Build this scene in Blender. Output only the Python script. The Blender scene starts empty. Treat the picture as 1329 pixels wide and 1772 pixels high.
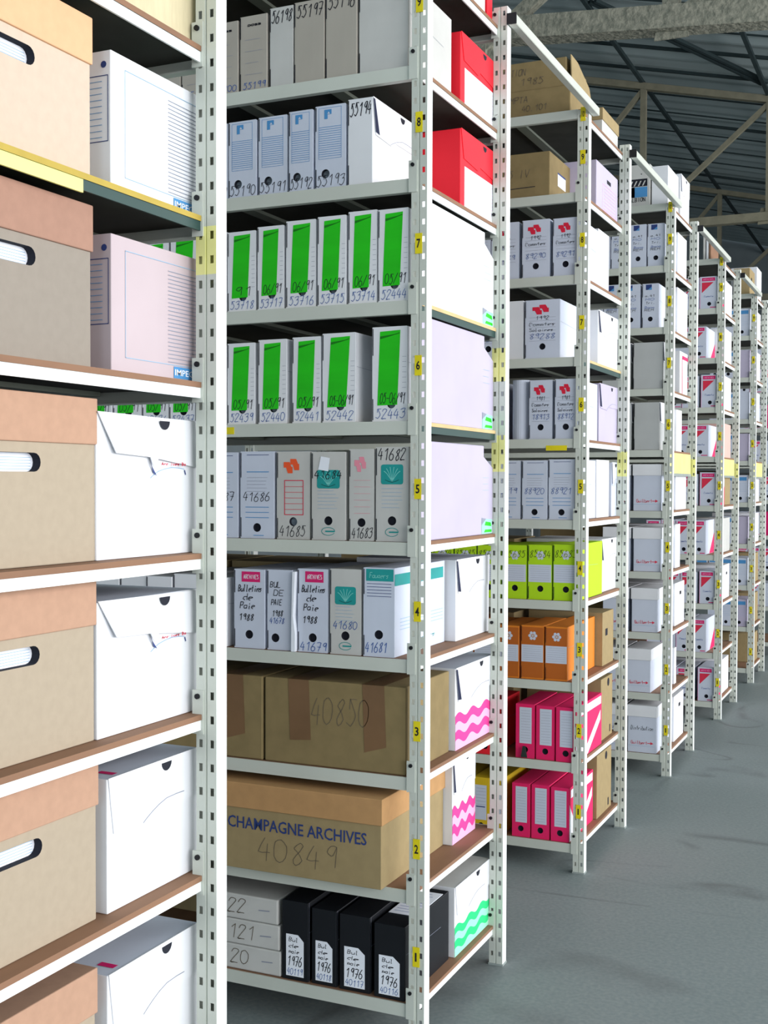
import bpy, bmesh, math, random
from math import sin, cos, pi, radians, atan2
from mathutils import Vector, Matrix
random.seed(7)
S = bpy.context.scene
COL = S.collection

# ------------------------------------------------------------------ camera, world, lamps, exposure
cam_d = bpy.data.cameras.new('camera')
cam_d.sensor_fit = 'VERTICAL'
cam_d.sensor_height = 24.0
cam_d.lens = 24.0 * 2083.0 / 1772.0
cam_d.clip_end = 200
cam = bpy.data.objects.new('camera', cam_d)
COL.objects.link(cam)
YAW, PITCH, ROLL = .426, -.0245, .0029
fw = Vector((-sin(YAW) * cos(PITCH), cos(YAW) * cos(PITCH), sin(PITCH)))
rt = Vector((cos(YAW), sin(YAW), 0))
up = rt.cross(fw)
r2 = rt * cos(ROLL) + up * sin(ROLL)
u2 = -rt * sin(ROLL) + up * cos(ROLL)
cam.matrix_world = Matrix(((r2.x, u2.x, -fw.x, 1.2225), (r2.y, u2.y, -fw.y, 0), (r2.z, u2.z, -fw.z, 1.54), (0, 0, 0, 1)))
S.camera = cam
S.view_settings.view_transform = 'Standard'
S.view_settings.look = 'None'
S.view_settings.exposure = 0.0
S.view_settings.gamma = 1.0
S.view_settings.use_curve_mapping = False

world = bpy.data.worlds.new('daylight')
S.world = world
world.use_nodes = True
world.node_tree.nodes['Background'].inputs[0].default_value = (.78, .9, 1, 1)
world.node_tree.nodes['Background'].inputs[1].default_value = .42


def area(name, loc, rot, sx, sy, watts, col):
    l = bpy.data.lights.new(name, 'AREA')
    l.shape = 'RECTANGLE'
    l.size, l.size_y, l.energy, l.color = sx, sy, watts, col
    o = bpy.data.objects.new(name, l)
    COL.objects.link(o)
    o.location, o.rotation_euler = loc, rot
    return o


# daylight assumed from the unseen right side, a bare lamp with no glazing built, plus an added fill lamp behind the camera for the rack fronts
area('assumed_side_daylight', (7.5, 5.5, 3.0), (0, radians(90), 0), 4.6, 21, 1900, (1, .985, 1.0))
area('added_front_fill', (-.5, -5.5, 2.4), (radians(90), 0, 0), 7, 4.2, 270, (.78, .9, 1.0))

# ------------------------------------------------------------------ materials
MATS = {}


def mat(name, col, rough=.7, var=.0, scale=8.0, col2=None, metal=0.0, bump=0.0, stretch=(1, 1, 1), detail=6):
    if name in MATS:
        return MATS[name]
    m = bpy.data.materials.new(name)
    m.use_nodes = True
    nt = m.node_tree
    b = nt.nodes['Principled BSDF']
    b.inputs['Base Color'].default_value = (*col, 1)
    b.inputs['Roughness'].default_value = rough
    b.inputs['Metallic'].default_value = metal
    b.inputs['Specular IOR Level'].default_value = .3
    if var or col2 or bump:
        tc = nt.nodes.new('ShaderNodeTexCoord')
        mp = nt.nodes.new('ShaderNodeMapping')
        mp.inputs['Scale'].default_value = stretch
        nz = nt.nodes.new('ShaderNodeTexNoise')
        nz.inputs['Scale'].default_value = scale
        nz.inputs['Detail'].default_value = detail
        nt.links.new(tc.outputs['Object'], mp.inputs[0])
        nt.links.new(mp.outputs[0], nz.inputs['Vector'])
        rp = nt.nodes.new('ShaderNodeValToRGB')
        c2 = col2 or tuple(max(0, c * (1 - var)) for c in col)
        rp.color_ramp.elements[0].color = (*c2, 1)
        rp.color_ramp.elements[1].color = (*col, 1)
        rp.color_ramp.elements[0].position = .3
        rp.color_ramp.elements[1].position = .65
        nt.links.new(nz.outputs['Fac'], rp.inputs[0])
        nt.links.new(rp.outputs[0], b.inputs['Base Color'])
        if bump:
            bp = nt.nodes.new('ShaderNodeBump')
            bp.inputs['Strength'].default_value = bump
            bp.inputs['Distance'].default_value = .02
            nt.links.new(nz.outputs['Fac'], bp.inputs['Height'])
            nt.links.new(bp.outputs[0], b.inputs['Normal'])
    MATS[name] = m
    return m


def hx(s):
    c = [int(s[i:i + 2], 16) / 255 for i in (0, 2, 4)]
    return tuple((x / 12.92 if x <= .04045 else ((x + .055) / 1.055) ** 2.4) for x in c)


PAINT = mat('cream_painted_steel', hx('c9cec4'), .4, .10, 3)
PAINTLIT = mat('lit_cream_steel', hx('f0f4f2'), .4, .05, 3)  # the cream steel again, whitened for faces turned to the aisle light
PAINTY = mat('yellow_painted_steel', hx('e9e98a'), .45, .08, 4)
PAINTK = mat('dark_green_steel', hx('2b4642'), .5)
BOARD = mat('brown_hardboard', hx('8f6c54'), .75, .18, 14, stretch=(1, .3, 1))
BOARDY = mat('yellow_hardboard', hx('b8a048'), .7, .15, 14)
BOARDT = mat('tan_hardboard', hx('d2b886'), .7, .12, 14)
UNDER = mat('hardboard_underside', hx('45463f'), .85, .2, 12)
BLACK = mat('black_plastic', hx('101216'), .5)
GAP = mat('dark_gap', hx('23252f'), .9)
WHITE = mat('white_carton', hx('e4e6ea'), .75, .05, 9)
WHITEB = mat('bluish_white_carton', hx('ccd3e2'), .75, .06, 9)
GREYC = mat('grey_white_carton', hx('c6c6c2'), .8, .10, 9)
DUSTY = mat('dusty_carton', hx('b3ada2'), .85, .16, 7, stretch=(1, 1, .3))
LAV = mat('lavender_grey_carton', hx('bdb6cc'), .8, .05, 7)
ROSE = mat('rose_grey_carton', hx('bfb0b4'), .8, .05, 7)
BEIGE = mat('beige_carton', hx('aa9c88'), .85, .06, 60)
BEIGEL = mat('orange_beige_carton', hx('b69179'), .85, .08, 60)
BEIGEP = mat('pale_beige_carton', hx('c9b7a4'), .85, .06, 60)
BEIGEPL = mat('pale_orange_carton', hx('dcae86'), .85, .06, 60)
TAUPE = mat('taupe_carton', hx('938a7f'), .85, .06, 60)
TAUPEL = mat('brown_rose_carton', hx('a47f6d'), .85, .08, 60)
KRAFT = mat('kraft_cardboard', hx('a08d66'), .85, .10, 30)
KRAFTD = mat('dark_kraft_cardboard', hx('8c7a54'), .85, .14, 20)
KRAFTL = mat('orange_kraft_cardboard', hx('bd9262'), .85, .10, 30)
TAPE = mat('brown_packing_tape', hx('7d5f42'), .3, .25, 6)
GREEN = mat('green_print', hx('22cc14'), .6, .22, 5, stretch=(.5, 1, 3))
TEAL = mat('teal_print', hx('1f9a97'), .6, .2, 12)
TEALL = mat('light_teal_print', hx('7ad0c8'), .6)
TEALD = mat('dark_teal_print', hx('14605f'), .6)
BLUEP = mat('blue_print', hx('4c8fc6'), .6)
BLUEL = mat('pale_blue_print', hx('8fb3cf'), .6)
BLUEN = mat('navy_print', hx('2c3f78'), .6)
ORANGEP = mat('orange_red_print', hx('ee5a2c'), .6)
ORANGEC = mat('orange_carton', hx('e08327'), .7, .08, 9)
ORANGED = mat('burnt_orange_print', hx('b6601f'), .7)
REDP = mat('red_print', hx('d8304c'), .6)
REDC = mat('red_carton', hx('ee2233'), .65, .06, 9)
PINKP = mat('faded_pink_print', hx('e58fa0'), .6)
PINKC = mat('hot_pink_carton', hx('ea2266'), .6, .05, 9)
PINKPALE = mat('pale_pink_print', hx('f5b2da'), .6)
MAGP = mat('magenta_print', hx('d51f6b'), .6)
LIME = mat('lime_carton', hx('b4e01c'), .65, .05, 9)
YELC = mat('yellow_carton', hx('d9b61f'), .65, .10, 9)
GREENW = mat('mint_green_print', hx('29d982'), .6)
GREENWL = mat('pale_mint_print', hx('9df0cb'), .6)
LINE = mat('grey_print', hx('8d93a3'), .7)
INK = mat('black_ink', hx('1a1b26'), .7)
INKB = mat('blue_ink', hx('4a68a8'), .7)
INKG = mat('grey_pencil', hx('6a5f50'), .7)
BLKC = mat('black_carton', hx('14171d'), .5, .2, 9)
YLAB = mat('yellow_sticker', hx('e6d51a'), .5, .15, 20)
PAPER = mat('white_paper', hx('eef2fa'), .8)
ZINC = mat('zinc_steel', hx('9aa3a0'), .45, .15, 10)


# ------------------------------------------------------------------ mesh builder
class M:
    def __init__(s):
        s.v, s.f, s.m, s.ms = [], [], [], []

    def mi(s, m):
        if m not in s.ms:
            s.ms.append(m)
        return s.ms.index(m)

    def poly(s, pts, m):
        b = len(s.v)
        s.v += [tuple(p) for p in pts]
        s.f.append(tuple(range(b, b + len(pts))))
        s.m.append(s.mi(m))

    def box(s, x0, x1, y0, y1, z0, z1, m, mtop=None):
        b = len(s.v)
        s.v += [(x0, y0, z0), (x1, y0, z0), (x1, y1, z0), (x0, y1, z0), (x0, y0, z1), (x1, y0, z1), (x1, y1, z1), (x0, y1, z1)]
        for i, q in enumerate([(0, 3, 2, 1), (4, 5, 6, 7), (0, 1, 5, 4), (1, 2, 6, 5), (2, 3, 7, 6), (3, 0, 4, 7)]):
            s.f.append(tuple(b + k for k in q))
            s.m.append(s.mi(mtop if (i == 1 and mtop) else m))

    def prism(s, pts0, off, m):
        """closed slab: polygon pts0 swept by the vector off"""
        n = len(pts0)
        b = len(s.v)
        s.v += [tuple(p) for p in pts0] + [(p[0] + off[0], p[1] + off[1], p[2] + off[2]) for p in pts0]
        s.f.append(tuple(range(b, b + n)))
        s.f.append(tuple(range(b + 2 * n - 1, b + n - 1, -1)))
        s.m += [s.mi(m)] * 2
        for i in range(n):
            j = (i + 1) % n
            s.f.append((b + i, b + n + i, b + n + j, b + j))
            s.m.append(s.mi(m))

    def bar(s, a, c, r, m, r2_=None):
        """rectangular bar from a to c"""
        a, c = Vector(a), Vector(c)
        d = (c - a).normalized()
        n1 = d.cross(Vector((0, 0, 1)))
        if n1.length < .05:
            n1 = d.cross(Vector((1, 0, 0)))
        n1.normalize()
        n2 = d.cross(n1)
        q = r2_ or r
        s.prism([a + n1 * r + n2 * q, a - n1 * r + n2 * q, a - n1 * r - n2 * q, a + n1 * r - n2 * q], c - a, m)

    def build(s, name, parent=None, bevel=0, seg=1):
        me = bpy.data.meshes.new(name)
        me.from_pydata(s.v, [], s.f)
        for m in s.ms:
            me.materials.append(m)
        me.polygons.foreach_set('material_index', s.m)
        me.update()
        bm = bmesh.new()
        bm.from_mesh(me)
        bmesh.ops.recalc_face_normals(bm, faces=bm.faces)
        bm.to_mesh(me)
        bm.free()
        o = bpy.data.objects.new(name, me)
        COL.objects.link(o)
        if parent:
            o.parent = parent
        if bevel:
            bv = o.modifiers.new('bevel', 'BEVEL')
            bv.width, bv.segments, bv.limit_method, bv.angle_limit = bevel, seg, 'ANGLE', radians(50)
        return o


def tag(o, label=None, cat=None, group=None, kind=None):
    if label:
        o['label'] = label
    if cat:
        o['category'] = cat
    if group:
        o['group'] = group
    if kind:
        o['kind'] = kind
    return o


def empty(name, loc, rz=0):
    o = bpy.data.objects.new(name, None)
    o.empty_display_size = .05
    COL.objects.link(o)
    o.location = loc
    o.rotation_euler = (0, 0, rz)
    return o


def structure(o):
    o['kind'] = 'structure'
    return o


# planes of a box whose local frame is x 0..w, y 0..d (front face at y = 0), z 0..h
def FR(u, v, e=.0007):
    return (u, -e, v)


def side_plane(w):
    return lambda u, v, e=.0007: (w + e, u, v)


def top_plane(h):
    return lambda u, v, e=.0007: (u, v, h + e)


def rect(g, fn, u0, v0, u1, v1, m, e=.0007, sk=0):
    g.poly([fn(u0, v0, e), fn(u1, v0 + sk, e), fn(u1, v1 + sk, e), fn(u0, v1, e)], m)


def ribbon(g, fn, pts, w, m, e=.001):
    pts = [Vector(p) for p in pts]
    for i in range(len(pts) - 1):
        a, b = pts[i], pts[i + 1]
        d = b - a
        if d.length < 1e-6:
            continue
        d.normalize()
        n = Vector((-d.y, d.x)) * w / 2
        x = d * w * .25
        g.poly([fn(*(a - x + n), e), fn(*(a - x - n), e), fn(*(b + x - n), e), fn(*(b + x + n), e)], m)


def frame_line(g, fn, u0, v0, u1, v1, w, m):
    ribbon(g, fn, [(u0, v0), (u1, v0), (u1, v1), (u0, v1), (u0, v0)], w, m)


# handwriting glyphs: strokes separated by '/', points are digit pairs (x 0..4, y 0..8)
GLY = {
 '0': '28080204103042462818', '1': '0528/2820', '2': '06183847350020/0040', '3': '07284824/24424120/2001',
 '4': '28033343/3630', '5': '1815/1835433120/2001/1848', '6': '3816030120304234240', '7': '084820/1434', '8': '2818072545422010012518/1828384725',
 '9': '44251517284845403010/4840', '/': '4800', '-': '0444', '.': '1020',
 'A': '002840/0343', 'B': '0008/08284624/04244220/2000', 'C': '4728080201204', 'D': '0008/08284643304/3000', 'E': '4808/0800/0434/0040',
 'F': '4808/0800/0434', 'G': '472807021040/4044/4424', 'H': '0008/4048/0444', 'I': '2028', 'L': '080040', 'M': '0008/0824/2448/4840', 'N': '0008/0840/4048',
 'O': '28070220424828', 'P': '0008/083847340404', 'R': '0008/0838473404/2440', 'S': '4728081525434120/2001', 'T': '0848/2820', 'U': '080220424048',
 'V': '082048', 'X': '0048/0840', 'Z': '08480040',
 'a': '4414030120314/4440', 'b': '0008/0424434020/2000', 'c': '44140201204', 'd': '44140201203/4840', 'e': '024344140201204', 'f': '3828172/2720/0434',
 'g': '44140201314/4430', 'i': '2420/2627', 'l': '081008', 'm': '0004/0214242/2220/2234444', 'n': '0004/0224434', 'o': '24040120414424', 'p': '0400/0424434102',
 'q': '44140201414/4440', 'r': '0400/022444', 's': '44140323322010', 't': '2820/0535', 'u': '04011041/4440', 'v': '042044', ' ': ''}
GLY['l'] = '0818/1810/1020'
GLY['0'] = '28070220424628'
GLY['6'] = '3815020130424324030'
GLY['n'] = '0004/022444/4440'
GLY['m'] = '0004/02142420/24344440'
GLY['3'] = '0728483525/2545422001'
GLY['9'] = '4835251628484541'
GLY['8'] = '2846254202202/2202'


def glyph_strokes(ch):
    out = []
    for st in GLY.get(ch, '').split('/'):
        st = st[:len(st) // 2 * 2]
        pts = [(int(st[i]) / 4., int(st[i + 1]) / 8.) for i in range(0, len(st), 2)]
        if len(pts) > 1:
            out.append(pts)
    return out


GLY['8'] = '4728072442200224474'
GLY['6'] = '381502103042341403'
GLY['1'] = '1638/3830'
GLY['7'] = '084820/1444'
GLY['8'] = '475816254220123547'.replace('58', '38')


def smooth(pts):
    if len(pts) < 3:
        return pts
    out = []
    P = [pts[0]] + list(pts) + [pts[-1]]
    for i in range(1, len(P) - 2):
        for t in (0, .5):
            a, b, c, d = P[i - 1], P[i], P[i + 1], P[i + 2]
            out.append(tuple(.5 * ((2 * b[k]) + (-a[k] + c[k]) * t + (2 * a[k] - 5 * b[k] + 4 * c[k] - d[k]) * t * t + (-a[k] + 3 * b[k] - 3 * c[k] + d[k]) * t ** 3) for k in (0, 1)))
    out.append(pts[-1])
    return out


def write(g, fn, text, u, v, h, m, width=None, lw=.0016, slant=.25, jit=.05, sm=True, wf=.5):
    """handwriting: text starts at (u, v), letter height h, total width 'width'"""
    n = len(text)
    cw = (width / n) if width else h * wf * 1.35
    for i, ch in enumerate(text):
        dy = random.uniform(-jit, jit) * h
        for st in glyph_strokes(ch):
            p = [(u + i * cw + (x * .72 + y * slant * h / cw * .6) * cw, v + y * h + dy) for x, y in st]
            ribbon(g, fn, smooth(p) if sm else p, lw, m)


def text_mesh(name, text, fn, u, v, h, m, parent, width=None, bold=.0, rot=0):
    """printed lettering from the built-in font, laid on a plane"""
    c = bpy.data.curves.new(name, 'FONT')
    c.body = text
    c.size = 1
    c.offset = bold
    c.resolution_u = 2
    t = bpy.data.objects.new(name, c)
    COL.objects.link(t)
    dg = bpy.context.evaluated_depsgraph_get()
    me = bpy.data.meshes.new_from_object(t.evaluated_get(dg))
    bpy.data.objects.remove(t)
    xs = [p.co.x for p in me.vertices]
    ys = [p.co.y for p in me.vertices]
    w0, h0 = max(xs) - min(xs), max(ys) - min(ys)
    sx = (width / w0) if width else h / h0
    sy = h / h0
    for p in me.vertices:
        p.co = fn(u + (p.co.x - min(xs)) * sx, v + (p.co.y - min(ys)) * sy, .0012)
    me.materials.clear()
    me.materials.append(m)
    o = bpy.data.objects.new(name, me)
    COL.objects.link(o)
    o.parent = parent
    return o


def circle(u, v, r, n=20, ry=None):
    return [(u + r * cos(2 * pi * i / n), v + (ry or r) * sin(2 * pi * i / n)) for i in range(n)]


def stadium(u, v, w, h, n=8):
    r = h / 2
    out = []
    for s_, a0 in ((1, -pi / 2), (-1, pi / 2)):
        for i in range(n + 1):
            a = a0 + pi * i / n
            out.append((u + s_ * (w / 2 - r) + r * cos(a), v + r * sin(a)))
    return out


def face_with_hole(g, fn, U, V, hole, m):
    cu = sum(p[0] for p in hole) / len(hole)
    cv = sum(p[1] for p in hole) / len(hole)

    def outer(a):
        c, s_ = cos(a), sin(a)
        t = 1e9
        if c > 1e-9: t = min(t, (U - cu) / c)
        if c < -1e-9: t = min(t, -cu / c)
        if s_ > 1e-9: t = min(t, (V - cv) / s_)
        if s_ < -1e-9: t = min(t, -cv / s_)
        return (cu + t * c, cv + t * s_)
    angs = [(atan2(p[1] - cv, p[0] - cu), p) for p in hole]
    angs.sort()
    cor = sorted(atan2(q[1] - cv, q[0] - cu) for q in ((0, 0), (U, 0), (U, V), (0, V)))
    n = len(angs)
    for i in range(n):
        a0, p0 = angs[i]
        a1, p1 = angs[(i + 1) % n]
        if i == n - 1:
            a1 += 2 * pi
        mid = [c for k in (0, 2 * pi) for c in [x + k for x in cor] if a0 < c < a1]
        o = [outer(a0)] + [outer(c) for c in mid] + [outer(a1)]
        g.poly([fn(*p0, 0)] + [fn(*q, 0) for q in o] + [fn(*p1, 0)], m)


def weld(o, dist=.0002):
    bm = bmesh.new()
    bm.from_mesh(o.data)
    bmesh.ops.remove_doubles(bm, verts=bm.verts, dist=dist)
    bmesh.ops.recalc_face_normals(bm, faces=bm.faces)
    bm.to_mesh(o.data)
    bm.free()


def carton_body(t, w, d, h, m, hole=None, sidehole=None, mtop=None, name='carton', slits=True, bev=.0018, holeback=None, inset=.012):
    g = M()
    SD = side_plane(w)
    if hole:
        face_with_hole(g, FR, w, h, hole, m)
    else:
        g.poly([(0, 0, 0), (w, 0, 0), (w, 0, h), (0, 0, h)], m)
    if sidehole:
        face_with_hole(g, SD, d, h, sidehole, m)
    else:
        g.poly([(w, 0, 0), (w, d, 0), (w, d, h), (w, 0, h)], m)
    g.poly([(0, d, 0), (w, d, 0), (w, d, h), (0, d, h)], m)
    g.poly([(0, 0, 0), (0, d, 0), (0, d, h), (0, 0, h)], m)
    g.poly([(0, 0, h), (w, 0, h), (w, d, h), (0, d, h)], mtop or m)
    g.poly([(0, 0, 0), (w, 0, 0), (w, d, 0), (0, d, 0)], m)
    if slits:
        rect(g, FR, .001, h * .70, .0035, h * .985, GAP)
        rect(g, FR, .001, .004, .0035, h * .24, GAP)
    o = g.build(name, t)
    weld(o)
    if bev:
        bv = o.modifiers.new('bevel', 'BEVEL')
        bv.width, bv.segments, bv.limit_method, bv.angle_limit = bev, 2, 'ANGLE', radians(50)
    for hl, fn, dv in ((hole, FR, (0, inset, 0)), (sidehole, SD, (-inset, 0, 0))):
        if not hl:
            continue
        g = M()
        n = len(hl)
        A = [Vector(fn(*p, 0)) for p in hl]
        B = [a + Vector(dv) for a in A]
        for i in range(n):
            j = (i + 1) % n
            g.poly([A[i], A[j], B[j], B[i]], GAP)
        g.poly(B, holeback or GAP)
        g.build('finger_hole' if hl is hole else 'handle_slot', t)
    return o


def lines(g, fn, u0, u1, v0, v1, n, lw=.0012, m=None, rag=0):
    for i in range(n):
        v = v0 + (v1 - v0) * i / max(1, n - 1)
        ribbon(g, fn, [(u0, v), (u1 - random.random() * rag * (u1 - u0), v)], lw, m or BLUEL)


# ------------------------------------------------------------------ front faces
def front_style(t, st, w, h, num=None, extra=None):
    g = M()
    P = lambda a: a * w
    hole = None
    if st == 'dusty':
        if extra == 'label':
            write(g, FR, 'DOSS', P(.3), h * .86, h * .02, INK, P(.5), .0022, jit=0)
            lines(g, FR, P(.2), P(.85), h * .68, h * .22, 4, .0009, LINE, .4)
            write(g, FR, num, P(.12), h * .03, h * .085, INKB, P(.85), .0018)
        elif num:
            write(g, FR, num, P(.08), h * .80, h * .15, INK, P(.88), .0024)
    elif st == 'blue':
        cu, cv = P(.42), h * .90
        s_ = .011
        g.poly([FR(cu - s_, cv - s_ * 1.3), FR(cu - s_ * .1, cv - s_ * 1.3), FR(cu - s_ * .1, cv - s_ * .2), FR(cu + s_, cv - s_ * .2), FR(cu + s_, cv + s_), FR(cu - s_, cv + s_)], BLUEP)
        g.poly([FR(cu - s_ * .2, cv - s_ * .1, .001), FR(cu + s_ * .6, cv - s_ * .1, .001), FR(cu + s_ * .2, cv + s_ * .5, .001)], WHITEB)
        frame_line(g, FR, P(.12), h * .36, P(.86), h * .97, .0009, BLUEP)
        lines(g, FR, P(.13), P(.85), h * .39, h * .74, 14, .0012, BLUEP)
        write(g, FR, num, P(.04), h * .03, h * .13, INK, P(.95), .0017)
    elif st == 'green':
        k = random.uniform(-.03, .03)
        g.poly([FR(P(.15), h * .17), FR(P(.72), h * .175), FR(P(.82 + k), h * .96), FR(P(.24 + k), h * .95)], GREEN)
        g.poly([FR(P(.24 + k), h * .90, .0009), FR(P(.80 + k), h * .925, .0009), FR(P(.80 + k), h * .935, .0009), FR(P(.24 + k), h * .87, .0009)], MATS['dark_green_print'])
        frame_line(g, FR, P(.16), h * .175, P(.73), h * .945, .0009, MATS['dark_green_print']) if False else None
        lines(g, FR, P(.86), P(.97), h * .3, h * .68, 8, .0008, LINE)
        if extra:
            write(g, FR, extra, P(.22), h * .19, h * .11, INK, P(.72), .0018)
        write(g, FR, num, P(.10), h * .03, h * .10, INKB, P(.86), .0016)
    elif st == 'chevron':
        mm = extra or ORANGEP
        for du, dv in ((.0, 0), (.20, .035)):
            a, b = P(.30 + du), h * (.80 + dv)
            pp = [(-.10, .10), (.10, .10), (.16, .03), (.2, .03), (.2, -.06), (.04, -.06), (-.02, .02), (-.10, .02)]
            g.poly([FR(a + q[0] * w * .9, b + q[1] * h * .8) for q in pp], mm)
        if mm is ORANGEP:
            frame_line(g, FR, P(.24), h * .28, P(.80), h * .67, .0022, REDP)
            lines(g, FR, P(.25), P(.79), h * .34, h * .6, 5, .0012, REDP)
            write(g, FR, num, P(.08), h * .03, h * .12, INK, P(.8), .0018)
        elif mm is PINKP:
            lines(g, FR, P(.2), P(.85), h * .3, h * .66, 6, .0008, PINKP)
            write(g, FR, num, P(.1), h * .03, h * .11, INK, P(.85), .0018)
        else:
            lines(g, FR, P(.12), P(.88), h * .30, h * .70, 8, .0008, LINE)
            write(g, FR, '1981' if num[1] == '8' else '1992', P(.30), h * .66, h * .06, INK, P(.4), .0014)
            write(g, FR, 'Comptes', P(.12), h * .555, h * .055, INK, P(.75), .0014)
            if extra2.get('b'):
                write(g, FR, 'Salaires', P(.12), h * .46, h * .05, INK, P(.7), .0014)
            write(g, FR, num, P(.12), h * .33, h * .09, INKB, P(.76), .0016)
    elif st == 'teal':
        v1 = .80 if extra == 'top' else .78
        cu, cv = P(.50), h * (v1 - .09)
        a, b = P(.34), h * .105
        pts = []
        for sx, sy, a0 in ((1, 1, 0), (-1, 1, 90), (-1, -1, 180), (1, -1, 270)):
            for q in (0, 45, 90):
                r = .006
                pts.append((cu + sx * (a - r) + r * cos(radians(a0 + q)), cv + sy * (b - r) + r * sin(radians(a0 + q))))
        g.poly([FR(*q) for q in pts], TEAL)
        for i in range(6):
            an = radians(25 + i * 26)
            ribbon(g, FR, smooth([(cu, cv - b * .7), (cu + cos(an) * a * .5, cv - b * .1 + sin(an) * b * .4), (cu + cos(an) * a * .8, cv + sin(an) * b * .75)]), .0018, TEALL)
        ribbon(g, FR, smooth([(cu - a * .6, cv - b * .55), (cu, cv - b * .8), (cu + a * .6, cv - b * .55)]), .002, TEALD)
        lines(g, FR, P(.18), P(.85), h * .36, h * .56, 6, .0009, BLUEL, .3)
        ribbon(g, FR, [(q[0], q[1]) for q in circle(P(.5), h * .10, P(.2), 14, h * .045)], .0016, TEAL)
        ribbon(g, FR, [(P(.42), h * .10), (P(.68), h * .10)], .004, TEAL)
        if extra == 'top':
            write(g, FR, num, P(.06), h * .86, h * .12, INK, P(.86), .0022)
        elif extra == 'mid':
            write(g, FR, num, P(.10), h * .30, h * .09, INKB, P(.8), .0018)
        else:
            write(g, FR, num, P(.08), h * .70, h * .09, INK, P(.84), .0022)
            g.poly([FR(P(.2), h * .80, .0016), FR(P(.5), h * .78, .0016), FR(P(.55), h * .93, .0016), FR(P(.28), h * .95, .0016)], PAPER)
    elif st == 'archives':
        ribbon(g, FR, [(P(.2), h * .96), (P(.85), h * .96)], .0016, BLUEN)
        ribbon(g, FR, [(P(.2), h * .765), (P(.85), h * .765)], .0022, BLUEP)
        lines(g, FR, P(.2), P(.85), h * .5, h * .7, 6, .0008, LINE, .2)
        lines(g, FR, P(.16), P(.85), h * .24, h * .36, 3, .0018, BLUEP)
        write(g, FR, num, P(.08), h * .43, h * .10, INK if num[0] == '4' else INKB, P(.82), .0018)
        ribbon(g, FR, [(P(.4), h * .035), (P(.7), h * .035)], .002, BLUEP)
    elif st == 'paie':
        rect(g, FR, P(.25), h * .84, P(.86), h * .97, MAGP)
        write(g, FR, 'ARCHIVES', P(.32), h * .88, h * .05, PAPER, P(.5), .0014, 0, 0, False)
        for i, (s_, a, q) in enumerate((('Bulletins', .14, .72), ('de', .3, .61), ('Paie', .2, .5), ('1988', .16, .35))):
            write(g, FR, s_, P(a), h * q, h * .08, INK, P(.78 if i == 0 else .34 if i == 1 else .5), .0022)
        if num:
            write(g, FR, num, P(.08), h * .02, h * .10, INKB, P(.9), .002)
    elif st == 'bulde':
        for i, (s_, a, q) in enumerate((('BUL', .12, .78), ('DE', .26, .68), ('PAIE', .16, .56), ('1988', .2, .42))):
            write(g, FR, s_, P(a), h * q, h * .07, INK, P(.44), .0018)
        write(g, FR, '41678', P(.1), h * .33, h * .07, INKB, P(.6), .0016)
    elif st == 'jardin':
        rect(g, FR, P(.09), h * .85, P(.97), h * .985, TEAL)
        write(g, FR, 'Faugers', P(.2), h * .885, h * .06, TEALL, P(.62), .0016)
        lines(g, FR, P(.12), P(.9), h * .68, h * .82, 5, .0014, BLUEN)
        write(g, FR, num, P(.06), h * .05, h * .11, INKB, P(.72), .002)
    elif st in ('lime', 'orange'):
        rect(g, FR, P(.02), h * .32, P(.98), h * .64, WHITEB)
        if st == 'orange':
            rect(g, FR, P(.02), h * .64, P(.98), h * .97, ORANGED)
            rect(g, FR, P(.02), h * .03, P(.98), h * .32, ORANGED)
        lines(g, FR, P(.1), P(.9), h * .36, h * .6, 7, .0007, LINE)
        cu, cv = P(.52), h * .81
        for i in range(6):
            an = i * pi / 3
            g.poly([FR(cu + cos(an) * .0125 + q[0], cv + sin(an) * .0125 + q[1], .001) for q in circle(0, 0, .0065, 8)], WHITEB)
        g.poly([FR(*q, .0012) for q in circle(cu, cv, .005, 8)], GREYC)
        if num:
            write(g, FR, num, P(.05), h * .77, h * .13, INK, P(.92), .0016)
    elif st == 'binder':
        rect(g, FR, P(.2), h * .27, P(.85), h * .94, WHITEB)
        lines(g, FR, P(.28), P(.78), h * .32, h * .88, 12, .0008, LINE)
    elif st == 'yellowbinder':
        rect(g, FR, P(.12), h * .22, P(.85), h * .86, WHITEB)
        lines(g, FR, P(.2), P(.8), h * .5, h * .8, 6, .001, LINE)
        ribbon(g, FR, [(P(.2), h * .46), (P(.75), h * .46)], .004, BLUEN)
    elif st == 'tri':
        rect(g, FR, P(.12), h * .86, P(.88), h * .965, MAGP)
        g.poly([FR(P(.12), h * .82), FR(P(.80), h * .82), FR(P(.12), h * .5)], REDP)
        write(g, FR, 'ARCHIVES', P(.2), h * .89, h * .04, PINKPALE, P(.6), .001, 0, 0, False)
        write(g, FR, 'Compta', P(.25), h * .36, h * .05, INKB, P(.55), .0014)
        rect(g, FR, P(.6), h * .03, P(.95), h * .055, MAGP)
        ribbon(g, FR, [(.002, .002), (.002, h - .002)], .003, PINKPALE)
    elif st == 'far_blue':
        rect(g, FR, P(.1), h * .8, P(.9), h * .93, BLUEP)
        lines(g, FR, P(.1), P(.9), h * .4, h * .7, 6, .001, BLUEL)
    elif st == 'bluelogo2':
        rect(g, FR, P(.22), h * .86, P(.58), h * .98, BLUEN)
        g.poly([FR(P(.34), h * .86, .001), FR(P(.58), h * .86, .001), FR(P(.58), h * .93, .001)], BLUEP)
        for i, q in enumerate((.70, .62, .54, .44, .38)):
            write(g, FR, ('a.41', 'M0', 'Tri.', 'Banq', 'REM')[i], P(.14 + .1 * random.random()), h * q, h * .05, INKB if i % 2 else INK, P(.6), .0016)
    elif st == 'black':
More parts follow.
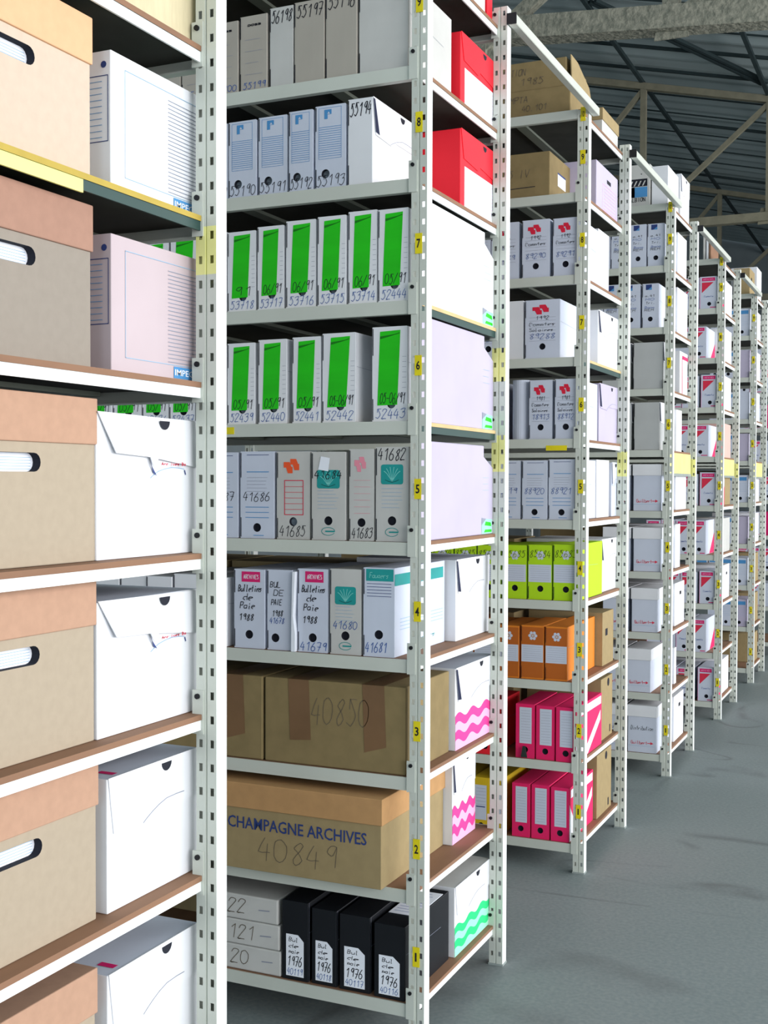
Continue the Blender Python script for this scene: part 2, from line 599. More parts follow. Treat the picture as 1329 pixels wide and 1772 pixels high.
        g.poly([FR(P(.16), h * .05), FR(P(.84), h * .05), FR(P(.84), h * .50), FR(P(.62), h * .58), FR(P(.16), h * .58)], PAPER)
        for i, (s_, q) in enumerate((('Bul', .49), ('de', .41), ('paie', .34))):
            write(g, FR, s_, P(.27), h * q, h * .05, INK, P(.4), .0017)
        write(g, FR, '1976', P(.2), h * .18, h * .12, INK, P(.58), .0024)
        write(g, FR, num, P(.2), h * .07, h * .08, INKB, P(.6), .0016)
    if g.f:
        g.build('front_print', t)


extra2 = {}
mat('dark_green_print', hx('0c7a0c'), .6)
HOLES = {'blue': (.34, .18), 'green': (.55, .185), 'chevron': (.5, .20), 'teal': (.5, .22), 'archives': (.5, .125), 'paie': (.5, .175), 'bulde': (.33, .15),
         'jardin': (.5, .25), 'lime': (.52, .2), 'orange': (.5, .22), 'binder': (.5, .155), 'yellowbinder': (.5, .12), 'tri': (.55, .15), 'bluelogo2': (.5, .2), 'far_blue': (.4, .15)}
BODY = {'dusty': None, 'blue': None, 'green': None}


# ------------------------------------------------------------------ side faces (the +x side)
def side_style(t, st, w, d, h, num=None, body=None):
    SD = side_plane(w)
    g = M()
    if st in ('flap', 'flap_torn', 'flap_red', 'flap_wave', 'flap_wave_green', 'flap_closed'):
        m = REDC if st == 'flap_red' else (body or WHITE)
        torn = st == 'flap_torn'
        f = M()
        if torn:
            tilt = .012
            pts = [(0.0, h + .002), (d * .96, h - .002), (d * .99, h * .64), (d * .55, h * .70), (d * .50, h * .64), (d * .47, h * .71), (d * .14, h * .73)]
            f.prism([(w + .0015 + tilt * (1 - (q[1] / h)) * 2.2 * (1 - .8 * q[0] / d), q[0], q[1]) for q in pts], (.002, 0, 0), m)
        else:
            pts = [(.002, h + .001), (d - .002, h + .001), (d - .004, h * .62), (d * .48, h * .62), (d * .38, h * .56), (d * .06, h * .58)]
            if st == 'flap_red':
                pts = [(.002, h + .001), (d - .002, h + .001), (d - .004, h * .60), (d * .5, h * .66), (d * .44, h * .60), (d * .08, h * .64)]
            f.prism([(w + .0004, q[0], q[1]) for q in pts], (.002, 0, 0), m)
        fo = f.build('closing_flap', t)
        e = .0028 + (.004 if torn else 0)
        ng = M()
        ng.poly([(w + e, d * .62 + q[0] * 1.0, h * .975 + min(0, q[1])) for q in circle(0, 0, .016, 18)][9:] + [(w + e, d * .62 + .016, h * .975)], GAP)
        ng.build('thumb_notch', t)
        if st in ('flap', 'flap_wave'):
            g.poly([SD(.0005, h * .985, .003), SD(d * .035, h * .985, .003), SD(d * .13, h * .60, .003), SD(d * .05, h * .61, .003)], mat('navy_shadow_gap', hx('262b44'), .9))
        if st == 'flap_red':
            rect(g, SD, d * .10, h * .04, d * .97, h * .55, PAPER, .0008)
            lines(g, SD, d * .14, d * .93, h * .1, h * .5, 9, .0009, PINKPALE)
        if torn:
            e1 = .0075
            g.poly([SD(d * .47, h * .71, e1), SD(d * .52, h * .60, e1 * .3), SD(d * .56, h * .575, e1 * .3), SD(d * .50, h * .66, e1 * .3)], BLUEN)
            write(g, lambda u, v, e=0: SD(u, v, .0125), 'Archives Box', d * .56, h * .655, h * .02, REDP, d * .28, .0016, 0, 0, False)
            ribbon(g, SD, smooth([(d * .50, h * .56), (d * .58, h * .61), (d * .72, h * .64), (d * .85, h * .63)]), .0014, BLUEL)
            ribbon(g, SD, smooth([(d * .855, h * .62), (d * .865, h * .59)]), .003, BLUEN)
        elif st != 'flap_red':
            ribbon(g, lambda u, v, e=0: SD(u, v, .003), smooth([(d * .36, h * .57), (d * .46, h * .63), (d * .62, h * .69), (d * .82, h * .69)]), .0016, LINE)
        if 'wave' in st:
            A, B = (GREENW, GREENWL) if 'green' in st else (MATS['wave_pink'], PINKPALE)
            n = 30
            for k in range(4):
                for i in range(n):
                    def yy(i, k):
                        ph = i / n
                        base = [.42, .31, .21, .10, 0][k]
                        am = .035 if k < 4 else 0
                        return h * (base + am * sin(ph * 2 * pi * 3 + .2 * k)) if k < 4 else .001
                    a0, a1 = d * i / n, d * (i + 1) / n
                    g.poly([SD(a0, yy(i, k + 1)), SD(a1, yy(i + 1, k + 1)), SD(a1, yy(i + 1, k)), SD(a0, yy(i, k))], A if k % 2 == 0 else B)
    elif st == 'tealside':
        rect(g, SD, 0, h * .80, d * .96, h * .93, TEAL)
        lines(g, SD, d * .1, d * .95, h * .30, h * .42, 4, .0014, BLUEL)
        write(g, SD, 'Faugers', d * .3, h * .12, h * .05, TEAL, d * .5, .0014)
    elif st == 'spine':
        ribbon(g, SD, [(.006, 0), (.006, h)], .0008, LINE)
        ribbon(g, SD, [(.006, h * .62), (d * .8, h * .58)], .0008, LINE)
    elif st == 'impeg':
        frame_line(g, SD, d * .14, h * .12, d * .96, h * .90, .0012, BLUEL)
        lines(g, SD, d * .60, d * .96, h * .14, h * .84, 24, .0014, LINE)
        rect(g, SD, d * .66, h * .02, d * .905, h * .11, BLUEP, .0009)
        # printed band on the narrow front
        frame_line(g, FR, w * .1, h * .35, w * .985, h * .82, .0014, BLUEN)
        lines(g, FR, w * .2, w * .95, h * .38, h * .78, 10, .0009, BLUEP)
        g.poly([FR(*q) for q in circle(w * .96, h * .9, .006, 10)], BLUEN)
    elif st == 'stripe':
        f0 = 0
        rect(g, SD, 0, 0, d, h, PINKC, .0006)
        rect(g, SD, d * .05, h * .80, d * .97, h * .95, PAPER, .0012)
        g.poly([SD(0, h * .70, .0012), SD(d * .32, h * .1, .0012), SD(d * .95, h * .68, .0012), SD(d * .95, h * .5, .0012), SD(d * .45, 0.002, .0012), SD(0, 0.002, .0012)], PAPER)
    elif st == 'tri':
        g.poly([SD(d * .45, .002), SD(d - .002, .002), SD(d - .002, h * .6)], MATS['hot_pink_carton'])
    elif st == 'pinkframe':
        ribbon(g, SD, [(d * .3, .0), (d * .3, h * .85)], .012, PINKC)
        ribbon(g, SD, [(d * .3, h * .87), (d, h * .87)], .02, PINKC)
    elif st == 'form':
        rect(g, SD, d * .48, h * .70, d * .66, h * .78, INK)
        frame_line(g, SD, d * .28, h * .08, d * .92, h * .62, .0014, PINKPALE)
        lines(g, SD, d * .35, d * .9, h * .12, h * .55, 7, .001, PINKPALE)
    elif st == 'handle':
        g.poly([SD(*q) for q in circle(d * .62, h * .9, .018, 16)], INK)
        rect(g, SD, d * .75, h * .06, d * .82, h * .18, INK)
    elif st == 'kraftslot':
        rect(g, SD, d * .25, h * .55, d * .45, h * .68, INK)
    elif st == 'whitelabel':
        rect(g, SD, d * .35, h * .35, d * .7, h * .62, PAPER)
        rect(g, SD, d * .35, h * .62, d * .7, h * .66, BLUEN)
    if g.f:
        g.build('side_print', t)
    if st == 'impeg':
        text_mesh('side_lettering', 'IMPEG', SD, d * .672, h * .042, h * .048, PAPER, t, d * .215, .01)


mat('wave_pink', hx('ef3f94'), .6)


# ------------------------------------------------------------------ racks
BAY = 1.5
YN = [1.17, 2.9636, 4.6057, 6.3254, 8.0016, 9.5811, 11.24]
YF = [1.9670, 3.6521, 5.3333, 7.0331, 8.72, 10.2569, 11.93]
Z0 = [.1, .428, .785, 1.093, 1.399, 1.722, 2.034, 2.35, 2.668, 2.988]
Z1 = [.121, .432, .739, 1.057, 1.373, 1.699, 2.021, 2.344, 2.642, 2.967]
ZZ = [.108 + .32 * i for i in range(10)]


def zs(k, n):
    return (Z0 if k == 0 else Z1 if k == 1 else ZZ)[n - 1]


WD = ['zero', 'one', 'two', 'three', 'four', 'five', 'six', 'seven', 'eight', 'nine', 'ten']
RACK = ['cropped left rack', 'nearest full rack', 'second full rack', 'third full rack', 'fourth full rack', 'fifth full rack', 'farthest rack']
PW, PD = .045, .036


def banded(name, base, zr):
    m = base.copy()
    m.name = name
    nt = m.node_tree
    b = nt.nodes['Principled BSDF']
    src = b.inputs['Base Color'].links[0].from_socket
    tc = nt.nodes.new('ShaderNodeTexCoord')
    sp = nt.nodes.new('ShaderNodeSeparateXYZ')
    nt.links.new(tc.outputs['Object'], sp.inputs[0])
    tot = None
    for a, c in zr:
        mr = nt.nodes.new('ShaderNodeMath')
        mr.operation = 'COMPARE'
        mr.inputs[1].default_value = (a + c) / 2
        mr.inputs[2].default_value = (c - a) / 2
        nt.links.new(sp.outputs[2], mr.inputs[0])
        if tot is None:
            tot = mr.outputs[0]
        else:
            ad = nt.nodes.new('ShaderNodeMath')
            ad.operation = 'MAXIMUM'
            nt.links.new(tot, ad.inputs[0])
            nt.links.new(mr.outputs[0], ad.inputs[1])
            tot = ad.outputs[0]
    mx = nt.nodes.new('ShaderNodeMix')
    mx.data_type = 'RGBA'
    nt.links.new(tot, mx.inputs[0])
    nt.links.new(src, mx.inputs[6])
    mx.inputs[7].default_value = (*hx('e6e597'), 1)
    nt.links.new(mx.outputs[2], b.inputs['Base Color'])
    return m


def post_mesh(z1, holes=True, PAINT=PAINT, back=.010):
    g = M()
    prof = [(-PW + back, PD), (-PW, PD), (-PW, 0), (-.039, 0), (-.031, 0), (-.0245, 0), (-.0225, .004), (-.0205, 0), (-.014, 0), (-.0058, 0), (0, 0), (0, PD), (-back, PD)]
    hs = {3, 8}
    pitch = .32 / 7
    zb = [0.0]
    zi = []
    z = .03
    while z + .014 < z1:
        zb += [z, z + .015]
        zi.append(len(zb) - 2)
        z += pitch
    zb.append(z1)
    zi = set(zi)
    th = .0018
    for i in range(len(prof) - 1):
        a, b = prof[i], prof[i + 1]
        segs = range(len(zb) - 1) if (i in hs and holes) else None
        m = PAINTLIT if i >= 10 else PAINT  # aisle-side flange gets the lit tone in its colour
        if segs is None:
            g.poly([(*a, 0), (*b, 0), (*b, z1), (*a, z1)], m)
        else:
            for j in segs:
                if j in zi:
                    # hole reveal
                    for zz in (zb[j], zb[j + 1]):
                        g.poly([(*a, zz), (*b, zz), (b[0], b[1] + th, zz), (a[0], a[1] + th, zz)], m)
                    for q in (a, b):
                        g.poly([(*q, zb[j]), (*q, zb[j + 1]), (q[0], q[1] + th, zb[j + 1]), (q[0], q[1] + th, zb[j])], m)
                else:
                    g.poly([(*a, zb[j]), (*b, zb[j]), (*b, zb[j + 1]), (*a, zb[j + 1])], m)
    g.box(-PW - .002, .002, -.002, PD + .002, 0, .006, ZINC)
    return g


def clip_mesh():
    g = M()
    g.box(-.052, -.028, -.003, 0, -.032, .052, PAINT)
    return g


def bolt_mesh():
    g = M()
    g.prism([(-.040 + q[0], -.007, .040 + q[1]) for q in circle(0, 0, .0052, 12)], (0, .004, 0), BLACK)
    return g


def make_rack(k):
    yn, yf = YN[k], YF[k]
    t = empty('shelving_rack', (0, yn, 0))
    D = yf - yn
    tag(t, [
        'cream steel boltless rack cropped by the left edge with beige lidded boxes',
        'nearest full cream steel rack with the large green labelled boxes and yellow number stickers',
        'second full cream steel rack holding lime, orange and red binders on its lower shelves',
        'third full cream steel rack with a column of white lidded boxes',
        'fourth full cream steel rack filled with pink triangle boxes',
        'fifth full cream steel rack, narrow in view towards the aisle end',
        'farthest steel rack, a sliver at the right edge of the photo'][k], 'rack', 'cream steel racks in a receding row')
    near_top = 3.4 if k < 2 else 2.99
    far_top = 3.03
    if k == 0:
        far_top = 3.4
    posts = []
    pm = {}
    for (x, y, z1) in ((0, 0, near_top), (0, D - PD, far_top), (-BAY, 0, near_top), (-BAY, D - PD, far_top)):
        band = {(0, False): [(1.93, 2.02)], (1, False): [(1.86, 1.965), (1.575, 1.69)], (2, False): [(1.57, 1.68)], (3, False): [(1.58, 1.68)], (4, False): [(1.58, 1.68)]}.get((k, y == 0)) if x == 0 else None
        key = (z1, bool(band), y > 0)
        if key not in pm:
            pm[key] = post_mesh(z1, back=.020 if y > 0 else .010, PAINT=banded('cream_steel_with_yellow_band', PAINT, band) if band else PAINT).build('post', t)  # far posts have wider rear lips, shaped to darken their holes
            o = pm[key]
        else:
            o = pm[key].copy()
            COL.objects.link(o)
        o.location = (x, y, 0)
        posts.append(o)
    nsh = 10
    cm = bm_ = None
    for n in range(1, nsh + 1):
        z = zs(k, n)
        g = M()
        dark = (k == 1 and n in (6, 7)) or (k == 0 and n == 7) or (k == 2 and n == 7)
        x0, x1 = -BAY + .0, -PW
        yellow = (k == 0 and n == 7)
        g.box(x0, x1, .002, .006, z - .030, z + .006, PAINT)          # front lip
        g.box(x0, x1, .006, .022, z - .030, z - .027, PAINT)
        g.box(x0, x1, D - .006, D - .002, z - .030, z + .006, PAINT)
        g.box(x0, x1, D - .022, D - .006, z - .030, z - .027, PAINT)
        if yellow:
            g.box(-.037, -.033, PD, D * .52, z - .026, z - .0045, PAINTY)
            g.box(-.037, -.033, D * .52, D - PD, z - .022, z - .0045, PAINTK)
        else:
            g.box(-.037, -.033, PD, D - PD, z - .024, z - .0045, PAINTK if dark else PAINTLIT)    # end lip
        for q in range(1, 5):
            xx = -BAY * q / 5
            g.box(xx - .02, xx + .02, .02, D - .02, z - .014, z - .002, mat('shelf_stiffener_grey', hx('7d8478'), .6))   # cross stiffeners
        sh = g.build('shelf', t)
        bd = M()
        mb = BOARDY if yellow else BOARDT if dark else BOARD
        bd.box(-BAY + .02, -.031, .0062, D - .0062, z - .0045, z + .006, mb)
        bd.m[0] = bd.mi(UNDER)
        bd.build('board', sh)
        for (x, y, zt) in ((0, 0, near_top), (0, D - PD, far_top)):
            if z + .052 > zt:
                continue
            if cm is None:
                c = cm = clip_mesh().build('shelf_clip', posts[0])
                b = bm_ = bolt_mesh().build('bolt', posts[0])
            else:
                c = cm.copy()
                b = bm_.copy()
                COL.objects.link(c)
                COL.objects.link(b)
            P_ = posts[0] if y == 0 else posts[1]
            c.parent = P_
            b.parent = P_
            c.location = b.location = (0, 0, z)
    # yellow numbers on the near corner post
    if k >= 1:
        for n in range(1, 11 if 1 < k < 5 else 10):
            z = 2.972 if n == 10 else (.2465 + .32 * (n - 1)) if k > 1 else [.262, .555, .873, 1.195, 1.523, 1.852, 2.175, 2.495, 2.81][n - 1]
            s_ = M()
            s_.box(-.033, -.013, -.0022, -.0006, z - .027, z + .027, YLAB)
            st = s_.build('number_sticker', posts[0])
            text_mesh('numeral', str(n), lambda u, v, e=0: (u, -.0028, v), -.0285 if n > 1 else -.026, z - .012, .024, INK, st, .011 if n > 1 else .005, .02)
        for kk, nn, xx, ww in ((1, 6, -.625, .03), (2, 6, -.165, .085)):
            if kk == k:
                s_ = M()
                z = zs(k, nn) - (.012 if k == 1 else .03)
                s_.box(xx, xx + ww, .0008, .0019, z - .010, z + .010, YLAB)
                s_.build('lip_sticker', t)
    return t


# ------------------------------------------------------------------ things
ORD = ['first', 'second', 'third', 'fourth', 'fifth', 'sixth', 'seventh', 'eighth', 'ninth', 'tenth', 'eleventh', 'twelfth', 'thirteenth', 'fourteenth', 'fifteenth', 'sixteenth']


def place(name, label, cat, group, k, n, x0, y0, w, rz=0, dz=0):
    t = empty(name, (x0, YN[k] + y0, zs(k, n) + .0065 + dz), rz)
    tag(t, label, cat, group)
    return t


def archive_box(k, n, x0, x1, h, st, body, num=None, extra=None, side='spine', d=.325, y0=.012, desc=None, ordn=1, name='archive_box', holeback=None, slits=True, bright=False):
    w = x1 - x0 - .002
    desc = desc or 'white archive box'
    lab = f'{desc}, {ORD[ordn - 1]} from corner post, shelf {WD[n]}, {RACK[k]}'
    t = place(name, lab, 'box' if name != 'lever_binder' else 'binder', f'boxes along shelf {WD[n]} of the {RACK[k]}', k, n, x0, y0 + random.uniform(0, .006), w, radians(random.uniform(-.5, .5)))
    hole = None
    if st in HOLES:
        r = min(.0125, w * .16)
        hole = circle(w * HOLES[st][0], h * HOLES[st][1], r, 20)
    carton_body(t, w, d, h, body, hole, slits=slits, holeback=holeback, name='binder_case' if name == 'lever_binder' else 'carton')
    front_style(t, st, w, h, num, extra)
    if side:
        side_style(t, side, w, d, h)
    return t


def lidded_box(k, n, x0, y0, w, d, h, lidh, body, lid, label, group, slot=None, front='', name='lidded_box', lidout=.004, dz=0):
    t = place(name, label, 'box', group, k, n, x0, y0, w, radians(random.uniform(-.4, .4)) if k else 0, dz)
    carton_body(t, w, d, h - .002, body, sidehole=slot, slits=False, holeback=PAPER, inset=.016)
    g = M()
    g.box(-lidout, w + lidout, -lidout, d + lidout, h - lidh, h, lid)
    g.build('lid', t, .002, 2)
    if slot:
        us = [p[0] for p in slot]
        vs = [p[1] for p in slot]
        g = M()
        for i in range(5):
            v = min(vs) + (max(vs) - min(vs)) * (i + .8) / 6.5
            g.poly([(w - .0155, min(us) + .004, v), (w - .0155, max(us) - .006, v), (w - .0155, max(us) - .006, v + .0009), (w - .0155, min(us) + .004, v + .0009)], BLUEL)
        g.build('paper_edge', t)
    return t


# ================================================================== the hall
g = M()
g.poly([(-9, -9, 0), (12, -9, 0), (12, 30, 0), (-9, 30, 0)], None)
g.ms = []
fm = bpy.data.materials.new('worn_concrete_floor')
fm.use_nodes = True
nt = fm.node_tree
bs = nt.nodes['Principled BSDF']
bs.inputs['Roughness'].default_value = .55
bs.inputs['Specular IOR Level'].default_value = .35
tc = nt.nodes.new('ShaderNodeTexCoord')


def noise(scale, detail=6, dist=0):
    n_ = nt.nodes.new('ShaderNodeTexNoise')
    n_.inputs['Scale'].default_value = scale
    n_.inputs['Detail'].default_value = detail
    n_.inputs['Distortion'].default_value = dist
    nt.links.new(tc.outputs['Object'], n_.inputs['Vector'])
    return n_


def ramp(src, p0, c0, p1, c1):
    r = nt.nodes.new('ShaderNodeValToRGB')
    r.color_ramp.elements[0].position, r.color_ramp.elements[1].position = p0, p1
    r.color_ramp.elements[0].color, r.color_ramp.elements[1].color = (*c0, 1), (*c1, 1)
    nt.links.new(src, r.inputs[0])
    return r


def mix(fac, a, b, mode='MIX'):
    m_ = nt.nodes.new('ShaderNodeMix')
    m_.data_type = 'RGBA'
    m_.blend_type = mode
    if isinstance(fac, float):
        m_.inputs[0].default_value = fac
    else:
        nt.links.new(fac, m_.inputs[0])
    for i, s_ in ((6, a), (7, b)):
        if isinstance(s_, tuple):
            m_.inputs[i].default_value = (*s_, 1)
        else:
            nt.links.new(s_, m_.inputs[i])
    return m_.outputs[2]


big = ramp(noise(.9, 8, .4).outputs['Fac'], .35, hx('74807f'), .68, hx('848d8d'))
fine = ramp(noise(70, 4).outputs['Fac'], .35, hx('6b7478'), .7, hx('929896'))
c = mix(.35, big.outputs[0], fine.outputs[0])
# long dark tyre marks: thin contour of a low-frequency noise
tm = noise(.55, 2, 1.2)
sub = nt.nodes.new('ShaderNodeMath')
sub.operation = 'SUBTRACT'
sub.inputs[1].default_value = .5
nt.links.new(tm.outputs['Fac'], sub.inputs[0])
ab = nt.nodes.new('ShaderNodeMath')
ab.operation = 'ABSOLUTE'
nt.links.new(sub.outputs[0], ab.inputs[0])
tr = ramp(ab.outputs[0], .0, (.5, .5, .5), .012, (0, 0, 0))
bk = ramp(noise(2.2, 3).outputs['Fac'], .45, (0, 0, 0), .6, (1, 1, 1))
fac = mix(1.0, tr.outputs[0], bk.outputs[0], 'MULTIPLY')
c = mix(fac, c, hx('4a4a4c'))
nt.links.new(c, bs.inputs['Base Color'])
bp = nt.nodes.new('ShaderNodeBump')
bp.inputs['Strength'].default_value = .08
nt.links.new(noise(25, 5).outputs['Fac'], bp.inputs['Height'])
nt.links.new(bp.outputs[0], bs.inputs['Normal'])
g.ms = [fm]
g.m = [0]
structure(g.build('floor'))

WALL = mat('pale_hall_wall', hx('8f9a9e'), .85, .15, 2)
g = M(); g.box(-8.15, -8, -9, 30, 0, 10, WALL); structure(g.build('wall_left'))
g = M(); g.box(-8, 12, 30, 30.15, 0, 10, WALL); structure(g.build('wall_back'))

ROOF = mat('dull_roof_sheet', hx('aebdbe'), .75, .18, 1.2, stretch=(.3, 3, 1))
STEEL = mat('dark_roof_steel', hx('2c3a3c'), .7, .2, 5)
BEAM = mat('beige_truss_paint', hx('85826f'), .85, .2, 10)
FLOCK = mat('sprayed_fire_coating', hx('9a998a'), .95, .35, 22, bump=1.0, col2=hx('75786c'))


def roofz(x):
    return 6.62 - .235 * (x + .71)


g = M()
# corrugated sheet as one folded surface
ys = []
y = -9
i = 0
pr = []
while y < 30:
    pr.append((y, (0, .035, .035, 0)[i % 4]))
    y += (.12, .05, .12, .05)[i % 4] * 1.2
    i += 1
for a, b in zip(pr, pr[1:]):
    g.poly([(-8, a[0], roofz(-8) + .14 + a[1]), (12, a[0], roofz(12) + .14 + a[1]), (12, b[0], roofz(12) + .14 + b[1]), (-8, b[0], roofz(-8) + .14 + b[1])], ROOF)
g.ms = g.ms
ceil = structure(g.build('ceiling'))
weld(ceil)

# thin rafters following the slope
n_raft = 0
for y in (11.6, 12.6, 13.5, 14.39, 15.18, 16.12, 17.26, 18.21, 18.75, 19.34, 20.33, 21.2, 22.3, 22.9, 24.2, 25.6, 27):
    g = M()
    r = .019 if y in (12.6, 15.18, 16.12, 18.75, 22.3) else .009
    g.bar((-7.9, y, roofz(-7.9) + .05), (7.9, y, roofz(7.9) + .05), r, STEEL)
    o = g.build('roof_rafter')
    tag(o, 'thin dark roof rafter following the slope under the sheeting', 'rafter', 'roof rafters under the sheeting')
for x, lab in ((-2.42, 'left'), (-.77, 'right'), (.95, 'outer')):
    g = M()
    g.bar((x, 2, roofz(x) - .02), (x, 29.9, roofz(x) - .02), .024, STEEL)
    tag(g.build('roof_purlin'), {'left': 'dark lengthwise purlin seen above the second full rack', 'right': 'dark lengthwise purlin near the top right corner', 'outer': 'dark lengthwise purlin over the main aisle'}[lab], 'purlin', 'lengthwise roof purlins')


def truss(y, mb, mm, th, label, zb=5.0, near=False):
    t = empty('roof_truss', (0, y, 0))
    tag(t, label, 'truss', 'roof trusses across the hall')
    xs = [-7.35, -5.7, -4.05, -2.4, -.75, .9, 2.55, 4.2, 5.85]
    g = M(); g.bar((-7.95, 0, zb + (.66 if near else 0)), (7.4, 0, zb - (.62 if near else 0)), th, mb, th * .9)
    o = g.build('bottom_chord', t)
    g = M(); g.bar((-7.95, 0, roofz(-7.95) - .08), (7.4, 0, roofz(7.4) - .08), th * .8, mb, th * .7); g.build('top_chord', t)
    for i, x in enumerate(xs):
        if roofz(x) - .2 < zb + .1: continue
        g = M(); g.bar((x, 0, zb), (x, 0, roofz(x) - .1), th * .62, mm); g.build('upright', t)
        if i:
            g = M(); g.bar((x, 0, roofz(x) - .12), (xs[i - 1], 0, zb + .05), th * .5, mm); g.build('diagonal', t)
        g = M(); g.prism([(x - .14, -.01, zb - .09), (x + .14, -.01, zb - .09), (x + .1, -.01, zb + .12), (x - .1, -.01, zb + .12)], (0, .02, 0), mb); g.build('gusset', t)
    return t


truss(10.0, FLOCK, FLOCK, .105, 'nearest truss, its thick rough-coated chord crossing the top right', 5.26, near=True)
truss(16.5, BEAM, BEAM, .062, 'beige lattice truss behind the second and third racks', 5.03)
truss(23.0, BEAM, BEAM, .06, 'farthest lattice truss low above the distant racks', 4.95)
for a, b, lab in (((-2.38, 13.55), (-.80, 16.1), 'dark slanting roof brace running to the top right joint'), ((-2.30, 13.50), (-.72, 16.0), 'twin dark roof brace beside the one to the top right joint')):
    a, b = (*a, roofz(a[0])), (*b, roofz(b[0]))
    g = M(); g.bar(a, b, .020, STEEL)
    tag(g.build('roof_brace'), lab, 'brace', 'slanting roof braces')

# ================================================================== racks and tie bars
for k in range(7):
    make_rack(k)
for k in range(1, 6):
    y0, y1 = YF[k] - .04, YN[k + 1] + .045
    t = empty('tie_bar', (0, y0, 2.985))
    tag(t, f'cream steel bar bridging the top of the {RACK[k]} to the next', 'bar', 'tie bars across the rack tops')
    g = M()
    g.box(.003, .030, 0, y1 - y0, -.014, .016, PAINT)
    g.build('bar', t, .002)
    g = M()
    g.box(.001, .032, -.006, .0, -.016, .018, BLACK)
    g.build('end_cap', t)

# ================================================================== rack 0 (seen end-on)
for n in (2, 3, 4, 5, 6, 7, 8):
    h = .255 if n not in (3, 2) else .250
    z_up = zs(0, n + 1) - zs(0, n)
    body, lid = (TAUPE, TAUPEL) if n == 6 else (BEIGEP, BEIGEPL) if n == 7 else (BEIGE, BEIGEL)
    slot = stadium(.5, .5, .5, .5)
    d = .345
    y1 = .452 + (-.006 if n in (7, 6) else .004 if n in (5, 3) else 0)
    hh = .275
    slot = [(q[0], q[1]) for q in stadium(.152, hh * .60, .115, .030)]
    lidded_box(0, n, -.468, y1 - d + .03, .40, d, hh, .078 if n != 8 else .08, body, lid,
               f"{'taupe' if n == 6 else 'pale beige' if n == 7 else 'beige'} lidded records box with oval handle slot, shelf {WD[n]} of {RACK[0]}",
               'beige lidded boxes on the cropped rack', slot, name='records_box')
for n in (7, 6):
    t = place('archive_box', f"{'bright white' if n == 7 else 'rose-grey'} ruled box with blue corner logo, shelf {WD[n]} of {RACK[0]}", 'box', 'wide boxes on the cropped rack', 0, n, -.420, .525, .36)
    carton_body(t, .358, .283, .238, WHITE if n == 7 else ROSE, slits=False)
    side_style(t, 'impeg', .358, .283, .238)
for n in (5, 4, 3, 2):
    torn = n in (5, 4)
    t = place('archive_box', f"white box with {'torn hanging flap' if torn else 'closed curved flap'}, shelf {WD[n]} of {RACK[0]}", 'box', 'wide boxes on the cropped rack', 0, n, -.410, .486 if torn else .512, .35)
    dd = .308 if torn else .282
    carton_body(t, .346, dd, .252 if n == 5 else .235 if n in (4, 3) else .25, WHITE, slits=False, mtop=WHITEB)
    side_style(t, 'flap_torn' if torn else 'flap_closed', .346, dd, .252 if n == 5 else .235 if n in (4, 3) else .25)
    if not torn:
        g = M()
        hh = .235 if n == 3 else .25
        rect(g, top_plane(hh), .30, .03, .335, .045, MAGP)
        g.build('top_mark', t)
t = place('carton', 'pale yellowish carton at the very top left, shelf eight of cropped rack', 'box', 'wide boxes on the cropped rack', 0, 8, -.435, .49, .38)
carton_body(t, .378, .29, .25, mat('straw_carton', hx('cfc3a0'), .85, .1, 20, stretch=(1, 6, 1)), slits=False)

